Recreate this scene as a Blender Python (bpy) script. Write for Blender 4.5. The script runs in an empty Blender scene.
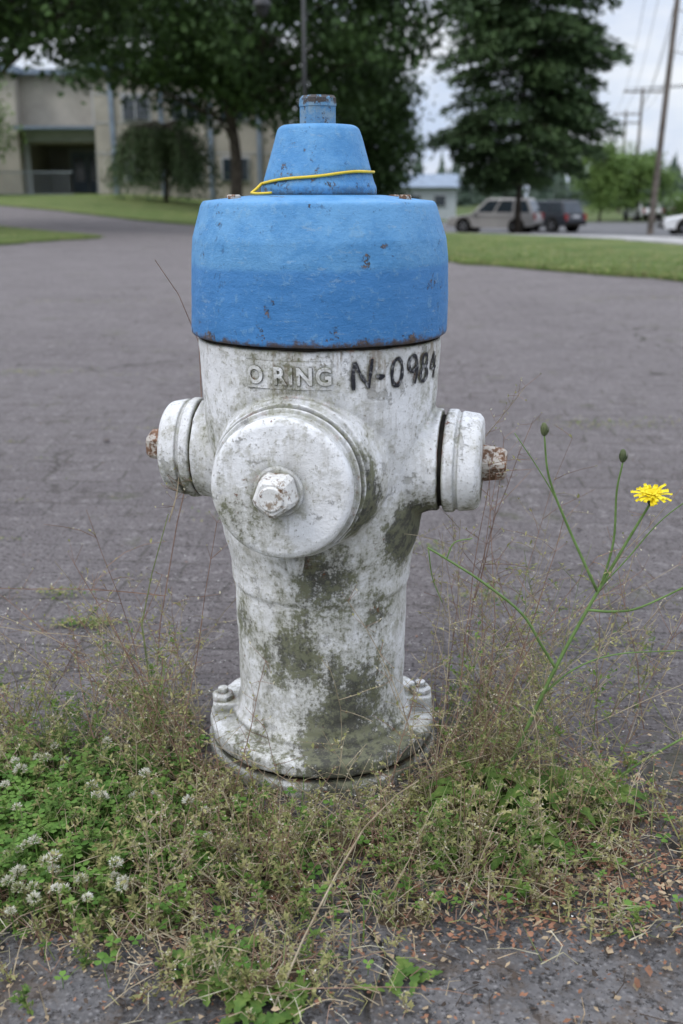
import bpy, bmesh, math, random
import numpy as np
from mathutils import Vector, Matrix, noise

random.seed(11)
rng = np.random.default_rng(11)
R = random.random
def U(a, b): return a + (b - a) * R()
def sm(a, b, x):
    t = min(1.0, max(0.0, (x - a) / (b - a)))
    return t * t * (3 - 2 * t)
def lerp(a, b, t): return a + (b - a) * t

scene = bpy.context.scene
COL = scene.collection

# ------------------------------------------------------------------ node helpers
class NT:
    def __init__(s, name, rough=0.8, spec=0.3, metallic=0.0):
        s.m = bpy.data.materials.new(name)
        s.m.use_nodes = True
        s.t = s.m.node_tree
        s.b = s.t.nodes['Principled BSDF']
        s.out = s.t.nodes['Material Output']
        s.b.inputs['Roughness'].default_value = rough
        s.b.inputs['Specular IOR Level'].default_value = spec
        s.b.inputs['Metallic'].default_value = metallic
        s.tc = s.t.nodes.new('ShaderNodeTexCoord')
        s.co = s.tc.outputs['Object']
    def put(s, sock, v):
        if isinstance(v, bpy.types.NodeSocket):
            s.t.links.new(v, sock)
        else:
            if isinstance(v, (tuple, list)) and len(v) == 3 and sock.type == 'RGBA':
                v = (*v, 1)
            sock.default_value = v
    def noise(s, scale, detail=5, rough=0.6, vec=None, dist=0.0):
        n = s.t.nodes.new('ShaderNodeTexNoise')
        n.inputs['Scale'].default_value = scale
        n.inputs['Detail'].default_value = detail
        n.inputs['Roughness'].default_value = rough
        n.inputs['Distortion'].default_value = dist
        s.t.links.new(vec or s.co, n.inputs['Vector'])
        return n.outputs[0]
    def scaled(s, sc, loc=(0, 0, 0), rot=(0, 0, 0)):
        n = s.t.nodes.new('ShaderNodeMapping')
        n.inputs['Scale'].default_value = sc
        n.inputs['Location'].default_value = loc
        n.inputs['Rotation'].default_value = rot
        s.t.links.new(s.co, n.inputs['Vector'])
        return n.outputs[0]
    def warped(s, scale, amt):
        wn = s.t.nodes.new('ShaderNodeTexNoise'); wn.inputs['Scale'].default_value = scale; wn.inputs['Detail'].default_value = 4
        s.t.links.new(s.co, wn.inputs['Vector'])
        vm = s.t.nodes.new('ShaderNodeVectorMath'); vm.operation = 'MULTIPLY_ADD'
        s.t.links.new(wn.outputs['Color'], vm.inputs[0]); vm.inputs[1].default_value = (amt, amt, 0); s.t.links.new(s.co, vm.inputs[2])
        return vm.outputs[0]
    def mr(s, v, a, b, c=0.0, d=1.0, smooth=True):
        n = s.t.nodes.new('ShaderNodeMapRange')
        n.interpolation_type = 'SMOOTHSTEP' if smooth else 'LINEAR'
        s.put(n.inputs[0], v)
        for i, q in zip((1, 2, 3, 4), (a, b, c, d)): n.inputs[i].default_value = q
        return n.outputs[0]
    def math(s, op, a, b=0.0, clamp=False):
        n = s.t.nodes.new('ShaderNodeMath'); n.operation = op; n.use_clamp = clamp
        s.put(n.inputs[0], a); s.put(n.inputs[1], b)
        return n.outputs[0]
    def wsum(s, *prs):
        acc = None
        for v, k in prs:
            q = s.math('MULTIPLY', v, k)
            acc = q if acc is None else s.math('ADD', acc, q)
        return acc
    def mix(s, f, a, b, mode='MIX'):
        n = s.t.nodes.new('ShaderNodeMix'); n.data_type = 'RGBA'; n.blend_type = mode
        s.put(n.inputs[0], f); s.put(n.inputs[6], a); s.put(n.inputs[7], b)
        return n.outputs[2]
    def xyz(s):
        n = s.t.nodes.new('ShaderNodeSeparateXYZ'); s.t.links.new(s.co, n.inputs[0])
        return n.outputs
    def blob(s, p, r):
        n = s.t.nodes.new('ShaderNodeVectorMath'); n.operation = 'DISTANCE'
        s.t.links.new(s.co, n.inputs[0]); n.inputs[1].default_value = p
        return s.mr(n.outputs['Value'], 0.0, r, 1.0, 0.0)
    def ao(s, d):
        n = s.t.nodes.new('ShaderNodeAmbientOcclusion'); n.samples = 2
        n.inputs['Distance'].default_value = d
        return s.math('SUBTRACT', 1.0, n.outputs['AO'])
    def voro(s, scale, feature='F1', vec=None):
        n = s.t.nodes.new('ShaderNodeTexVoronoi'); n.feature = feature
        n.inputs['Scale'].default_value = scale
        s.t.links.new(vec or s.co, n.inputs['Vector'])
        return n.outputs
    def color(s, c): s.put(s.b.inputs['Base Color'], c)
    def rough(s, c): s.put(s.b.inputs['Roughness'], c)
    def bump(s, h, strength=0.4, dist=0.002):
        n = s.t.nodes.new('ShaderNodeBump')
        n.inputs['Strength'].default_value = strength
        n.inputs['Distance'].default_value = dist
        s.put(n.inputs['Height'], h)
        s.t.links.new(n.outputs[0], s.b.inputs['Normal'])
    def translucent(s, col, f=0.3):
        t = s.t.nodes.new('ShaderNodeBsdfTranslucent'); s.put(t.inputs[0], col)
        mx = s.t.nodes.new('ShaderNodeMixShader'); mx.inputs[0].default_value = f
        s.t.links.new(s.b.outputs[0], mx.inputs[1]); s.t.links.new(t.outputs[0], mx.inputs[2])
        s.t.links.new(mx.outputs[0], s.out.inputs[0])

def simple(name, col, rough=0.8, spec=0.3, var=0.25, scale=5.0, metallic=0.0, bump=0.0):
    n = NT(name, rough, spec, metallic)
    f = n.noise(scale, 4, 0.65)
    a = tuple(max(0, c * (1 - var)) for c in col); b = tuple(min(1, c * (1 + var)) for c in col)
    n.color(n.mix(n.mr(f, 0.3, 0.7), a, b))
    if bump: n.bump(f, 0.5, bump)
    return n.m

# ------------------------------------------------------------------ mesh helpers
class MB:
    def __init__(s): s.v = []; s.f = []; s.m = []
    def add(s, vs, fs, m=0):
        o = len(s.v); s.v.extend([tuple(v) for v in vs])
        for f in fs:
            s.f.append([i + o for i in f]); s.m.append(m)
    def box(s, c, d, m=0, rz=0.0):
        x, y, z = d[0] / 2, d[1] / 2, d[2] / 2
        ca, sa = math.cos(rz), math.sin(rz)
        vs = []
        for a, b, e in ((-1,-1,-1),(1,-1,-1),(1,1,-1),(-1,1,-1),(-1,-1,1),(1,-1,1),(1,1,1),(-1,1,1)):
            px, py = a * x, b * y
            vs.append((c[0] + px * ca - py * sa, c[1] + px * sa + py * ca, c[2] + e * z))
        s.add(vs, [(0,3,2,1),(4,5,6,7),(0,1,5,4),(1,2,6,5),(2,3,7,6),(3,0,4,7)], m)
    def tube(s, pts, r0, r1, n=4, m=0):
        pts = [Vector(p) for p in pts]; k = len(pts); vs = []
        ref = Vector((0.31, 0.17, 0.93))
        for i, p in enumerate(pts):
            d = (pts[min(i + 1, k - 1)] - pts[max(i - 1, 0)])
            if d.length < 1e-9: d = Vector((0, 0, 1))
            d.normalize()
            a = d.cross(ref)
            if a.length < 0.05: a = d.cross(Vector((1, 0, 0)))
            a.normalize(); b = d.cross(a)
            r = lerp(r0, r1, i / (k - 1))
            for j in range(n):
                t = 2 * math.pi * j / n
                vs.append(p + a * (r * math.cos(t)) + b * (r * math.sin(t)))
        fs = []
        for i in range(k - 1):
            for j in range(n):
                fs.append((i*n+j, i*n+(j+1)%n, (i+1)*n+(j+1)%n, (i+1)*n+j))
        if n > 4: fs.append(tuple(range(n))[::-1]); fs.append(tuple((k-1)*n + j for j in range(n)))
        s.add(vs, fs, m)
    def leaf(s, p, d, nrm, L, W, m=0, fold=0.15):
        p = Vector(p); d = Vector(d).normalized(); nrm = Vector(nrm)
        sd = d.cross(nrm)
        if sd.length < 1e-4: sd = d.cross(Vector((1, 0.2, 0)))
        sd.normalize(); up = sd.cross(d)
        a = p; b = p + d * L * 0.45 + sd * W / 2 + up * W * fold
        c = p + d * L - up * L * 0.08; e = p + d * L * 0.45 - sd * W / 2 + up * W * fold
        s.add([a, b, c, e], [(0, 1, 2), (0, 2, 3)], m)
    def build(s, name, mats, smooth=False, parent=None):
        me = bpy.data.meshes.new(name)
        me.from_pydata(s.v, [], s.f)
        for m in mats: me.materials.append(m)
        me.polygons.foreach_set('material_index', s.m)
        if smooth: me.polygons.foreach_set('use_smooth', [True] * len(s.f))
        me.update()
        o = bpy.data.objects.new(name, me); COL.objects.link(o)
        if parent: o.parent = parent
        return o

def empty(name, loc=(0, 0, 0), rz=0.0):
    e = bpy.data.objects.new(name, None); COL.objects.link(e)
    e.location = loc; e.rotation_euler = (0, 0, rz); e.empty_display_size = 0.2
    return e

def fillet(prof, rad, n=3):
    out = [prof[0]]
    for i in range(1, len(prof) - 1):
        p0, p, p1 = Vector(prof[i-1]), Vector(prof[i]), Vector(prof[i+1])
        a = p0 - p; b = p1 - p
        ra = min(rad, a.length * 0.45); rb = min(rad, b.length * 0.45)
        A = p + a.normalized() * ra; B = p + b.normalized() * rb
        for k in range(n + 1):
            t = k / n
            q = A * (1-t)**2 + p * 2*t*(1-t) + B * t*t
            out.append((q.x, q.y))
    out.append(prof[-1])
    return out

def lathe(mb, prof, segs=96, M=None, m=0, rad=0.003, wob=0.0):
    prof = fillet(prof, rad)
    vs = []; rings = []
    for (r, z) in prof:
        if r < 1e-6:
            rings.append([len(vs)]); vs.append(Vector((0, 0, z)))
        else:
            ids = []
            for j in range(segs):
                t = 2 * math.pi * j / segs
                q = r
                if wob:
                    q += wob * noise.noise(Vector((r*math.cos(t)*18, r*math.sin(t)*18, z * 18))) + wob*.4 * noise.noise(Vector((r*math.cos(t)*60, r*math.sin(t)*60, z * 60)))
                ids.append(len(vs)); vs.append(Vector((q * math.cos(t), q * math.sin(t), z)))
            rings.append(ids)
    fs = []
    for a, b in zip(rings[:-1], rings[1:]):
        if len(a) == 1 and len(b) == 1: continue
        for j in range(segs):
            k = (j + 1) % segs
            if len(a) == 1: fs.append((a[0], b[k], b[j]))
            elif len(b) == 1: fs.append((a[j], a[k], b[0]))
            else: fs.append((a[j], a[k], b[k], b[j]))
    if M is not None: vs = [M @ v for v in vs]
    mb.add(vs, fs, m)

def prism_nut(mb, r, z0, z1, n, M, m=0, taper=0.94, bev=0.0025):
    """bevelled n-sided nut along local z"""
    vs = []; lev = [(z0, r), (z1 - bev, r * taper), (z1, r * taper - bev)]
    cc = 0.14
    for z, q in lev:
        for j in range(n):
            for s_ in (-cc, cc):
                t = 2 * math.pi * j / n + s_ + 0.4
                vs.append(Vector((q * math.cos(t), q * math.sin(t), z)))
    k = 2 * n; fs = []
    for l in range(2):
        for j in range(k):
            fs.append((l*k + j, l*k + (j+1) % k, (l+1)*k + (j+1) % k, (l+1)*k + j))
    fs.append(tuple(2*k + j for j in range(k)))
    mb.add([M @ v for v in vs], fs, m)

def axis_matrix(d, c):
    return Matrix.Translation(c) @ Vector(d).to_track_quat('Z', 'Y').to_matrix().to_4x4()

# ------------------------------------------------------------------ terrain
def HT(x, y):
    g = 0.75 - 1.95 * sm(-10, 6, x)
    return g * sm(13, 54, y)

def axis(a, b, step, far):
    l = list(np.arange(a, b + 1e-6, step))
    return [a - f for f in far[::-1]] + l + [b + f for f in far]

def sheet(name, xs, ys, mat, dz, parent=None):
    vs = [(x, y, HT(x, y) + dz) for y in ys for x in xs]
    nx = len(xs)
    fs = [(j*nx+i, j*nx+i+1, (j+1)*nx+i+1, (j+1)*nx+i) for j in range(len(ys)-1) for i in range(nx-1)]
    mb = MB(); mb.add(vs, fs)
    return mb.build(name, [mat], True, parent)

def interp(poly, t):
    d = [0]
    for a, b in zip(poly[:-1], poly[1:]): d.append(d[-1] + math.hypot(b[0]-a[0], b[1]-a[1]))
    s = t * d[-1]
    for i in range(len(poly) - 1):
        if s <= d[i+1] + 1e-9:
            k = (s - d[i]) / max(1e-9, d[i+1] - d[i])
            return (lerp(poly[i][0], poly[i+1][0], k), lerp(poly[i][1], poly[i+1][1], k))
    return poly[-1]

def ruled(name, A, B, nu, nv, mat, dz, wob=0.0, skirt=0.0):
    vs = []
    for j in range(nv + 1):
        for i in range(nu + 1):
            a = interp(A, i / nu); b = interp(B, i / nu); t = j / nv
            x, y = lerp(a[0], b[0], t), lerp(a[1], b[1], t)
            if wob and j in (0, nv):
                x += wob * noise.noise(Vector((x * 1.7, y * 1.7, 3))); y += wob * noise.noise(Vector((x * 1.7, y * 1.7, 9)))
            vs.append((x, y, HT(x, y) + dz))
    n = nu + 1
    fs = [(j*n+i, j*n+i+1, (j+1)*n+i+1, (j+1)*n+i) for j in range(nv) for i in range(nu)]
    if skirt:
        border = [i for i in range(n)] + [j*n+nu for j in range(1, nv+1)] + [nv*n+i for i in range(nu-1, -1, -1)] + [j*n for j in range(nv-1, 0, -1)]
        o = len(vs)
        for b in border: x, y, z = vs[b]; vs.append((x, y, z - skirt))
        k = len(border)
        for q in range(k): fs.append((border[q], o + q, o + (q+1) % k, border[(q+1) % k]))
    mb = MB(); mb.add(vs, fs)
    return mb.build(name, [mat], False)

# ground
g = NT('ground_soil_grass', 0.95, 0.1)
g.color(g.mix(g.mr(g.noise(0.6, 6), 0.35, 0.65), (0.06, 0.10, 0.03), (0.11, 0.12, 0.05)))
sheet('ground', axis(-60, 60, 1.5, [10, 40, 120, 300, 700]), axis(-20, 110, 1.5, [10, 40, 120, 300, 900]), g.m, -0.05)

# pavement : worn paving blocks
p = NT('worn_pavers', 0.92, 0.2)
wn = p.t.nodes.new('ShaderNodeTexNoise'); wn.inputs['Scale'].default_value = 7; wn.inputs['Detail'].default_value = 5; p.t.links.new(p.co, wn.inputs['Vector'])
vm = p.t.nodes.new('ShaderNodeVectorMath'); vm.operation = 'MULTIPLY_ADD'
p.t.links.new(wn.outputs['Color'], vm.inputs[0]); vm.inputs[1].default_value = (0.040, 0.040, 0); p.t.links.new(p.scaled((1, 1, 1), rot=(0, 0, 0.05)), vm.inputs[2])
bk = p.t.nodes.new('ShaderNodeTexBrick')
p.t.links.new(vm.outputs[0], bk.inputs['Vector'])
bk.inputs['Scale'].default_value = 1.0
bk.inputs['Brick Width'].default_value = 0.20; bk.inputs['Row Height'].default_value = 0.10
bk.inputs['Mortar Size'].default_value = 0.007; bk.inputs['Mortar Smooth'].default_value = 1.0
bk.inputs['Color1'].default_value = (0.158, 0.140, 0.140, 1); bk.inputs['Color2'].default_value = (0.196, 0.174, 0.173, 1)
bk.inputs['Mortar'].default_value = (0.115, 0.101, 0.097, 1)
c = bk.outputs['Color']
mort = bk.outputs['Fac']
c = p.mix(p.mr(p.noise(1.3, 6, 0.7), 0.36, 0.62, 0, .75), c, (0.205, 0.184, 0.182))
c = p.mix(p.mr(p.noise(7, 8, 0.8), 0.50, 0.62, 0, 0.6), c, (0.110, 0.094, 0.090))
c = p.mix(p.mr(p.noise(24, 6, 0.8), 0.53, 0.62, 0, 0.7), c, (0.33, 0.305, 0.30))
vz = p.voro(170)
c = p.mix(p.mr(vz['Distance'], 0.0, 0.5, 0.65, 0.0), c, (0.36, 0.335, 0.328))
c = p.mix(p.mr(p.noise(110, 3, 0.8), 0.53, 0.62, 0, 0.9), c, (0.055, 0.047, 0.045))
c = p.mix(p.math('MULTIPLY', mort, p.mr(p.noise(1.7, 5, .7), .44, .64, .0, .60)), c, (.080, .073, .057))
c = p.mix(p.mr(p.noise(3.1, 7, 0.8), 0.565, 0.66, 0, 0.5), c, (0.105, 0.11, 0.06))
ck = p.voro(1.1, 'DISTANCE_TO_EDGE', p.warped(3, .5))['Distance']
ckm = p.math('MULTIPLY', p.mr(ck, 0.0, 0.010, 1, 0), p.mr(p.noise(.8, 3), .48, .58))
c = p.mix(p.math('MULTIPLY', ckm, .8), c, (.05, .045, .035))
p.color(c)
p.bump(p.wsum((mort, -.55), (p.noise(70, 6, 0.85), 1.9)), 1.0, 0.005)
PAVE = p.m
sheet('pavement', list(np.arange(-34, 14.1, 1.0)), list(np.arange(-6, 42.1, 1.0)), PAVE, 0.0)

# asphalt strip in the foreground
a = NT('coarse_asphalt', 0.9, 0.25)
v1 = a.voro(140)
c = a.mix(a.mr(a.noise(5, 8, 0.75), 0.38, 0.62), (0.10, 0.095, 0.094), (0.21, 0.20, 0.198))
c = a.mix(a.mr(v1['Distance'], 0.0, 0.45, 0.75, 0.0), c, (0.34, 0.325, 0.32))
c = a.mix(a.mr(a.noise(100, 4, 0.8), 0.5, 0.62, 0, 0.9), c, (0.04, 0.036, 0.034))
c = a.mix(a.mr(a.noise(12, 6, 0.8), 0.5, 0.62, 0, 0.55), c, (0.14, 0.105, 0.078))
ck = a.voro(3.2, 'DISTANCE_TO_EDGE', a.warped(6, .25))['Distance']
ckm = a.math('MULTIPLY', a.mr(ck, 0.0, 0.016, 1, 0), a.mr(a.noise(2.2, 3), .46, .56))
c = a.mix(a.math('MULTIPLY', ckm, .9), c, (.03, .027, .02))
a.color(c)
a.bump(a.wsum((v1['Distance'], -0.9), (a.noise(80, 6, 0.8), 1.2), (ckm, -2)), 1.0, 0.005)
ASPH = a.m
mb = MB()
xs = np.linspace(-6, 6, 400)
ed = [-0.30 + 0.02 * noise.noise(Vector((x * 5, 0, 0))) + 0.008 * noise.noise(Vector((x * 40, 3, 0))) for x in xs]
vs = [(x, e, 0.004) for x, e in zip(xs, ed)] + [(x, -5.9, 0.004) for x in xs]
n = len(xs)
mb.add(vs, [(n+i, n+i+1, i+1, i) for i in range(n-1)])
mb.build('asphalt_path', [ASPH])

# lawns
l = NT('lawn_grass', 0.9, 0.15)
c = l.mix(l.mr(l.noise(0.9, 6, 0.65), 0.35, 0.65), (0.12, 0.18, 0.05), (0.22, 0.26, 0.09))
c = l.mix(l.mr(l.noise(30, 6, 0.8), 0.4, 0.65, 0, 0.7), c, (0.07, 0.11, 0.03))
c = l.mix(l.mr(l.noise(2.3, 6, 0.7), 0.52, 0.66, 0, 0.7), c, (0.30, 0.28, 0.13))
l.color(c); l.bump(l.noise(60, 5, 0.8), 1.0, 0.03)
LAWN = l.m
lawnA = ([(-1.5, 12.6), (1.1, 10.5), (2.4, 8.5), (2.9, 7.7), (4.2, 6.6)], [(-1.0, 25.0), (2.7, 22.5), (4.2, 18.0), (5.2, 11.5), (5.6, 7.6)])
ruled('lawn', *lawnA, 60, 24, LAWN, 0.035, 0.25, 0.03)
lawnB = ([(-16, 14.0), (-7.0, 13.6), (-5.1, 14.3), (-4.1, 16.9)], [(-34, 24.0), (-18, 26.0), (-9.6, 24.5), (-4.3, 17.4)])
ruled('lawn', *lawnB, 60, 24, LAWN, 0.035, 0.25, 0.03)
lawnC = ([(-40, 38), (-20, 36), (-12.0, 34.5), (-7.0, 28.5), (-3.4, 24.0), (-1.8, 26.0)], [(-40, 60), (-20, 60), (-12, 60), (-7, 60), (-2.5, 60), (0.5, 60)])
ruled('lawn', *lawnC, 60, 40, LAWN, 0.04, 0.25, 0.03)

mb = MB()
def fringe(A, B, n, w):
    for _ in range(n):
        t = R(); a_ = interp(A, t); b_ = interp(B, t)
        k = U(0, 1) ** 2.2 * w
        x, y = lerp(a_[0], b_[0], k) + U(-.1, .1), lerp(a_[1], b_[1], k) + U(-.1, .1)
        z = HT(x, y); hh = U(0.02, 0.07)
        d = Vector((U(-.6, .6), U(-.6, .6), 1))
        mb.leaf((x, y, z + 0.01), d, (U(-1, 1), U(-1, 1), 0.2), hh, 0.012, 0 if R() < .7 else 1)
fringe(*lawnA, 13000, 0.6); fringe(*lawnB, 5000, 0.5); fringe(*lawnC, 4000, 0.15)
mb.build('grass_tufts', [simple('grass_blade', (0.15, 0.22, 0.06), .8, .2, .4, 2), simple('grass_blade_dry', (0.32, 0.30, 0.14), .8, .2, .4, 2)])

# sidewalk + road
SW = simple('concrete_sidewalk', (0.36, 0.35, 0.34), .9, .2, .2, 3)
ruled('sidewalk', [(-1.0, 25.3), (2.9, 22.9), (4.5, 18.2), (5.5, 11.6), (5.9, 7.6), (6.2, 0)], [(-0.4, 26.8), (3.9, 24.2), (5.9, 18.8), (7.0, 11.9), (7.4, 7.8), (7.7, 0)], 60, 3, SW, 0.03, 0, 0.12)
RD = simple('road_asphalt', (0.12, 0.118, 0.12), .9, .3, .25, 1.5)
ruled('road', [(-0.3, 28.5), (4.0, 26.0), (6.6, 19.5), (8.3, 12), (9.2, 0), (9.6, -8)], [(2, 78), (20, 76), (45, 74), (60, 60), (62, 20), (62, -8)], 60, 60, RD, 0.02, 0, 0.02)
mb = MB()
for k in range(9):
    x = 7.0 + k * 2.7
    mb.add([(x, 44, HT(x, 44)+.05), (x+.12, 44, HT(x, 44)+.05), (x+.12, 49, HT(x, 49)+.05), (x, 49, HT(x, 49)+.05)], [(0, 1, 2, 3)])
mb.build('parking_lines', [simple('line_paint', (.6, .6, .58), .8, .2, .2)])

# ------------------------------------------------------------------ fire hydrant
w = NT('weathered_white_paint', 0.6, 0.3)
X, Y, Z = w.xyz()
n1 = w.noise(10, 6, 0.75); n2 = w.noise(55, 6, 0.8); n3 = w.noise(1, 6, 0.75, w.scaled((50, 50, 7))); n4 = w.noise(190, 4, 0.8)
n5 = w.noise(22, 8, 0.75)
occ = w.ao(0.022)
base = w.mix(w.mr(n1, 0.40, 0.62), (0.84, 0.84, 0.845), (0.67, 0.665, 0.65))
base = w.mix(w.mr(n3, 0.48, 0.64, 0, 0.55), base, (0.50, 0.485, 0.45))
base = w.mix(w.mr(n2, 0.51, 0.62, 0, 0.48), base, (0.38, 0.365, 0.32))
chip = w.mr(n5, 0.590, 0.615)
base = w.mix(w.math('MULTIPLY', chip, .6), base, (0.33, 0.32, 0.29))
masks = w.mr(Z, 0.40, 0.14, 0, 0.050)
for pt, r_, k_ in (((0.105, -0.06, 0.325), 0.085, 0.28), ((0.0, -0.12, 0.275), 0.09, 0.16), ((-0.03, -0.12, 0.16), 0.09, 0.12), ((0.045, -0.15, 0.375), 0.065, 0.25), ((0.035, -0.16, 0.43), 0.055, 0.18),
                   ((0.06, -0.10, 0.13), 0.08, 0.12), ((-0.045, -0.14, 0.52), 0.12, 0.10), ((0.02, -0.12, 0.060), 0.085, 0.14), ((-0.11, -0.05, 0.45), 0.07, 0.12), ((-.17, 0.02, .37), .08, .17), ((.13, -.06, .49), .08, .09),
                   ((-.07, -.2, .38), .09, .10), ((.2, -.04, .37), .08, .15), ((.08, -.09, .22), .06, .09), ((-.10, -.04, .20), .06, .10), ((.0, -.16, .02), .12, .07), ((-.10, -.10, .03), .08, .08), ((.10, -.10, .04), .08, .10)):
    masks = w.math('ADD', masks, w.math('MULTIPLY', w.blob(pt, r_), k_))
s0 = w.wsum((n1, .26), (n2, .32), (n3, .18), (n4, .24), (masks, 1.0))
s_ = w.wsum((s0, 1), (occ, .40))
grime_crease = w.mr(s_, 0.582, 0.655, 0, 0.92)  # moss and dirt, plus crease shade painted in through the occlusion term
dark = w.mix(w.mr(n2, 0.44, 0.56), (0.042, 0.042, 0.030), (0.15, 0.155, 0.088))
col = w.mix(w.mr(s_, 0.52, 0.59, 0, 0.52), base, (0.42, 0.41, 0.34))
col = w.mix(grime_crease, col, dark)
col = w.mix(w.mr(n4, 0.59, 0.65, 0, 0.7), col, (0.20, 0.18, 0.14))
drip = w.math('MULTIPLY', w.mr(n3, .52, .60), w.mr(Z, .485, .548))
col = w.mix(w.math('MULTIPLY', drip, .55), col, (.26, .20, .14))
rs = w.wsum((w.noise(30, 6, 0.8), 1), (occ, .14), (w.blob((.19, -.03, .40), .07), .12))
col = w.mix(w.mr(rs, 0.650, 0.680, 0, 0.9), col, (0.16, 0.065, 0.03))
w.color(col); w.rough(w.mr(s0, 0.5, 0.7, 0.5, 0.9))
w.bump(w.wsum((n4, .6), (n2, 1.0), (chip, -.5)), 0.75, 0.0024)
WHITE = w.m

b = NT('weathered_blue_paint', 0.55, 0.35)
X, Y, Z = b.xyz()
edge = b.mr(b.wsum((Z, 1), (b.noise(14, 6, 0.7), .014)), 0.6360, 0.6450)
brush = b.noise(1, 6, 0.75, b.scaled((14, 14, 55)))
n1 = b.noise(14, 7, 0.78); n2 = b.noise(75, 6, 0.8)
cb = b.mix(b.mr(brush, 0.36, 0.64), (0.046, 0.195, 0.45), (0.064, 0.228, 0.50))
ct = b.mix(b.mr(n1, 0.40, 0.60), (0.072, 0.250, 0.50), (0.120, 0.320, 0.57))
col = b.mix(edge, cb, ct)
col = b.mix(b.mr(n2, 0.54, 0.64, 0, 0.42), col, (0.20, 0.37, 0.53))
col = b.mix(b.mr(b.noise(1, 5, .8, b.scaled((30, 30, 100))), .60, .66, 0, .35), col, (.30, .42, .52))
col = b.mix(b.mr(b.noise(60, 5, .8), .58, .66, 0, .6), col, (.03, .09, .18))
chipb = b.mr(b.wsum((b.noise(30, 8, 0.8), 1), (b.mr(Z, .580, .555, 0, 1), .055), (b.mr(Z, .66, .70, 0, 1), .02)), 0.625, 0.645)
col = b.mix(b.math('MULTIPLY', chipb, .88), col, b.mix(b.mr(n2, .45, .55), (0.055, 0.05, 0.045), (0.20, 0.13, 0.085)))
lowd = b.mr(b.wsum((Z, 1), (b.noise(34, 7, 0.8), -.05)), 0.528, 0.5365, 1, 0)
col = b.mix(b.math('MULTIPLY', lowd, 0.9), col, (0.10, 0.062, 0.035))
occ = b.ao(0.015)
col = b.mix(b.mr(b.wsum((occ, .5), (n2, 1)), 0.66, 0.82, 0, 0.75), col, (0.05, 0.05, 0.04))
b.color(col)
b.bump(b.wsum((brush, .8), (n2, 1.2), (chipb, -.8)), 0.7, 0.0024)
BLUE = b.m

r_ = NT('rusty_painted_nut', 0.8, 0.25)
n1 = r_.noise(60, 8, 0.75)
c = r_.mix(r_.mr(n1, 0.46, 0.54), (0.48, 0.44, 0.39), (0.22, 0.115, 0.065))
c = r_.mix(r_.mr(r_.noise(120, 6, 0.7), 0.48, 0.6, 0, 0.75), c, (0.10, 0.06, 0.038)); r_.color(c); r_.bump(n1, 0.8, 0.003)
NUT = r_.m
r_ = NT('rusty_nut_mostly_white', 0.7, 0.3)
n1 = r_.noise(55, 8, 0.8)
c = r_.mix(r_.mr(n1, 0.50, 0.58), (0.76, 0.75, 0.72), (0.30, 0.24, 0.18)); c = r_.mix(r_.mr(r_.noise(90, 8, .8), .56, .62), c, (.14, .075, .04)); r_.color(c); r_.bump(n1, 0.8, 0.003)
NUTW = r_.m
r_ = NT('blue_worn_iron', 0.6, 0.4)
n1 = r_.noise(50, 8, 0.8); X, Y, Z = r_.xyz()
k = r_.wsum((n1, 1), (r_.mr(Z, 0.804, 0.812), .10))
c = r_.mix(r_.mr(r_.noise(90, 6, .8), .45, .6), (0.10, 0.25, 0.42), (0.20, 0.30, 0.38)); c = r_.mix(r_.mr(k, 0.56, 0.62), c, (0.06, 0.05, 0.045)); r_.color(c); r_.bump(n1, 0.8, 0.003)
NUTB = r_.m
DARK = simple('dark_gap_fill', (0.025, 0.022, 0.018), .95, .1, .5, 60)  # near-black fill for gaps, seams, wheel arches and car trim

hyd = empty('fire_hydrant')
az = math.radians(11.5)
fdir = Vector((-math.sin(az), -math.cos(az), 0)); rdir = Vector((math.cos(az), -math.sin(az), 0)); ldir = -rdir
MF = axis_matrix(fdir, (0, 0, 0.408)); MR = axis_matrix(rdir, (0, 0, 0.399)); ML = axis_matrix(ldir, (0, 0, 0.401))

mb = MB()
lathe(mb, [(0, .028), (.120, .028), (.120, .058), (.1135, .0625), (.1125, .070), (.1095, .078), (.1090, .10), (.1100, .15), (.1115, .236), (.1145, .240), (.1155, .262), (.1185, .280), (.1240, .30),
           (.132, .35), (.138, .41), (.1425, .47), (.1465, .549), (.135, .5505), (0, .5505)], 160, rad=.003)
lathe(mb, [(0, .0265), (.148, .0265), (.151, .030), (.151, .044), (.147, .0485), (.125, .050), (0, .052)], 160, rad=.002)
lathe(mb, [(0, .02), (.108, .05), (.102, .105), (.094, .128), (.0905, .138), (.0905, .150), (.085, .152), (.085, .158), (0, .158)], 128, MF, rad=.0015)
for M_ in (MR, ML):
    lathe(mb, [(0, .02), (.090, .08), (.079, .105), (.069, .125), (.063, .140), (.063, .152), (0, .152)], 112, M_, rad=.003)
for t in (math.radians(4), math.radians(184), math.radians(94)):
    mb.box((.130*math.cos(t), .130*math.sin(t), .055), (.034, .040, .022), 0, t)
body = mb.build('barrel_raw', [WHITE], True)
md = body.modifiers.new('r', 'REMESH'); md.mode = 'VOXEL'; md.voxel_size = 0.0018; md.use_smooth_shade = True
md = body.modifiers.new('s', 'SMOOTH'); md.iterations = 5; md.factor = 0.5
dg = bpy.context.evaluated_depsgraph_get()
me = bpy.data.meshes.new_from_object(body.evaluated_get(dg))
bpy.data.objects.remove(body)
co = np.empty(len(me.vertices) * 3, dtype=np.float32); me.vertices.foreach_get('co', co); co = co.reshape(-1, 3)
no = np.empty(len(me.vertices) * 3, dtype=np.float32); me.vertices.foreach_get('normal', no); no = no.reshape(-1, 3)
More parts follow.
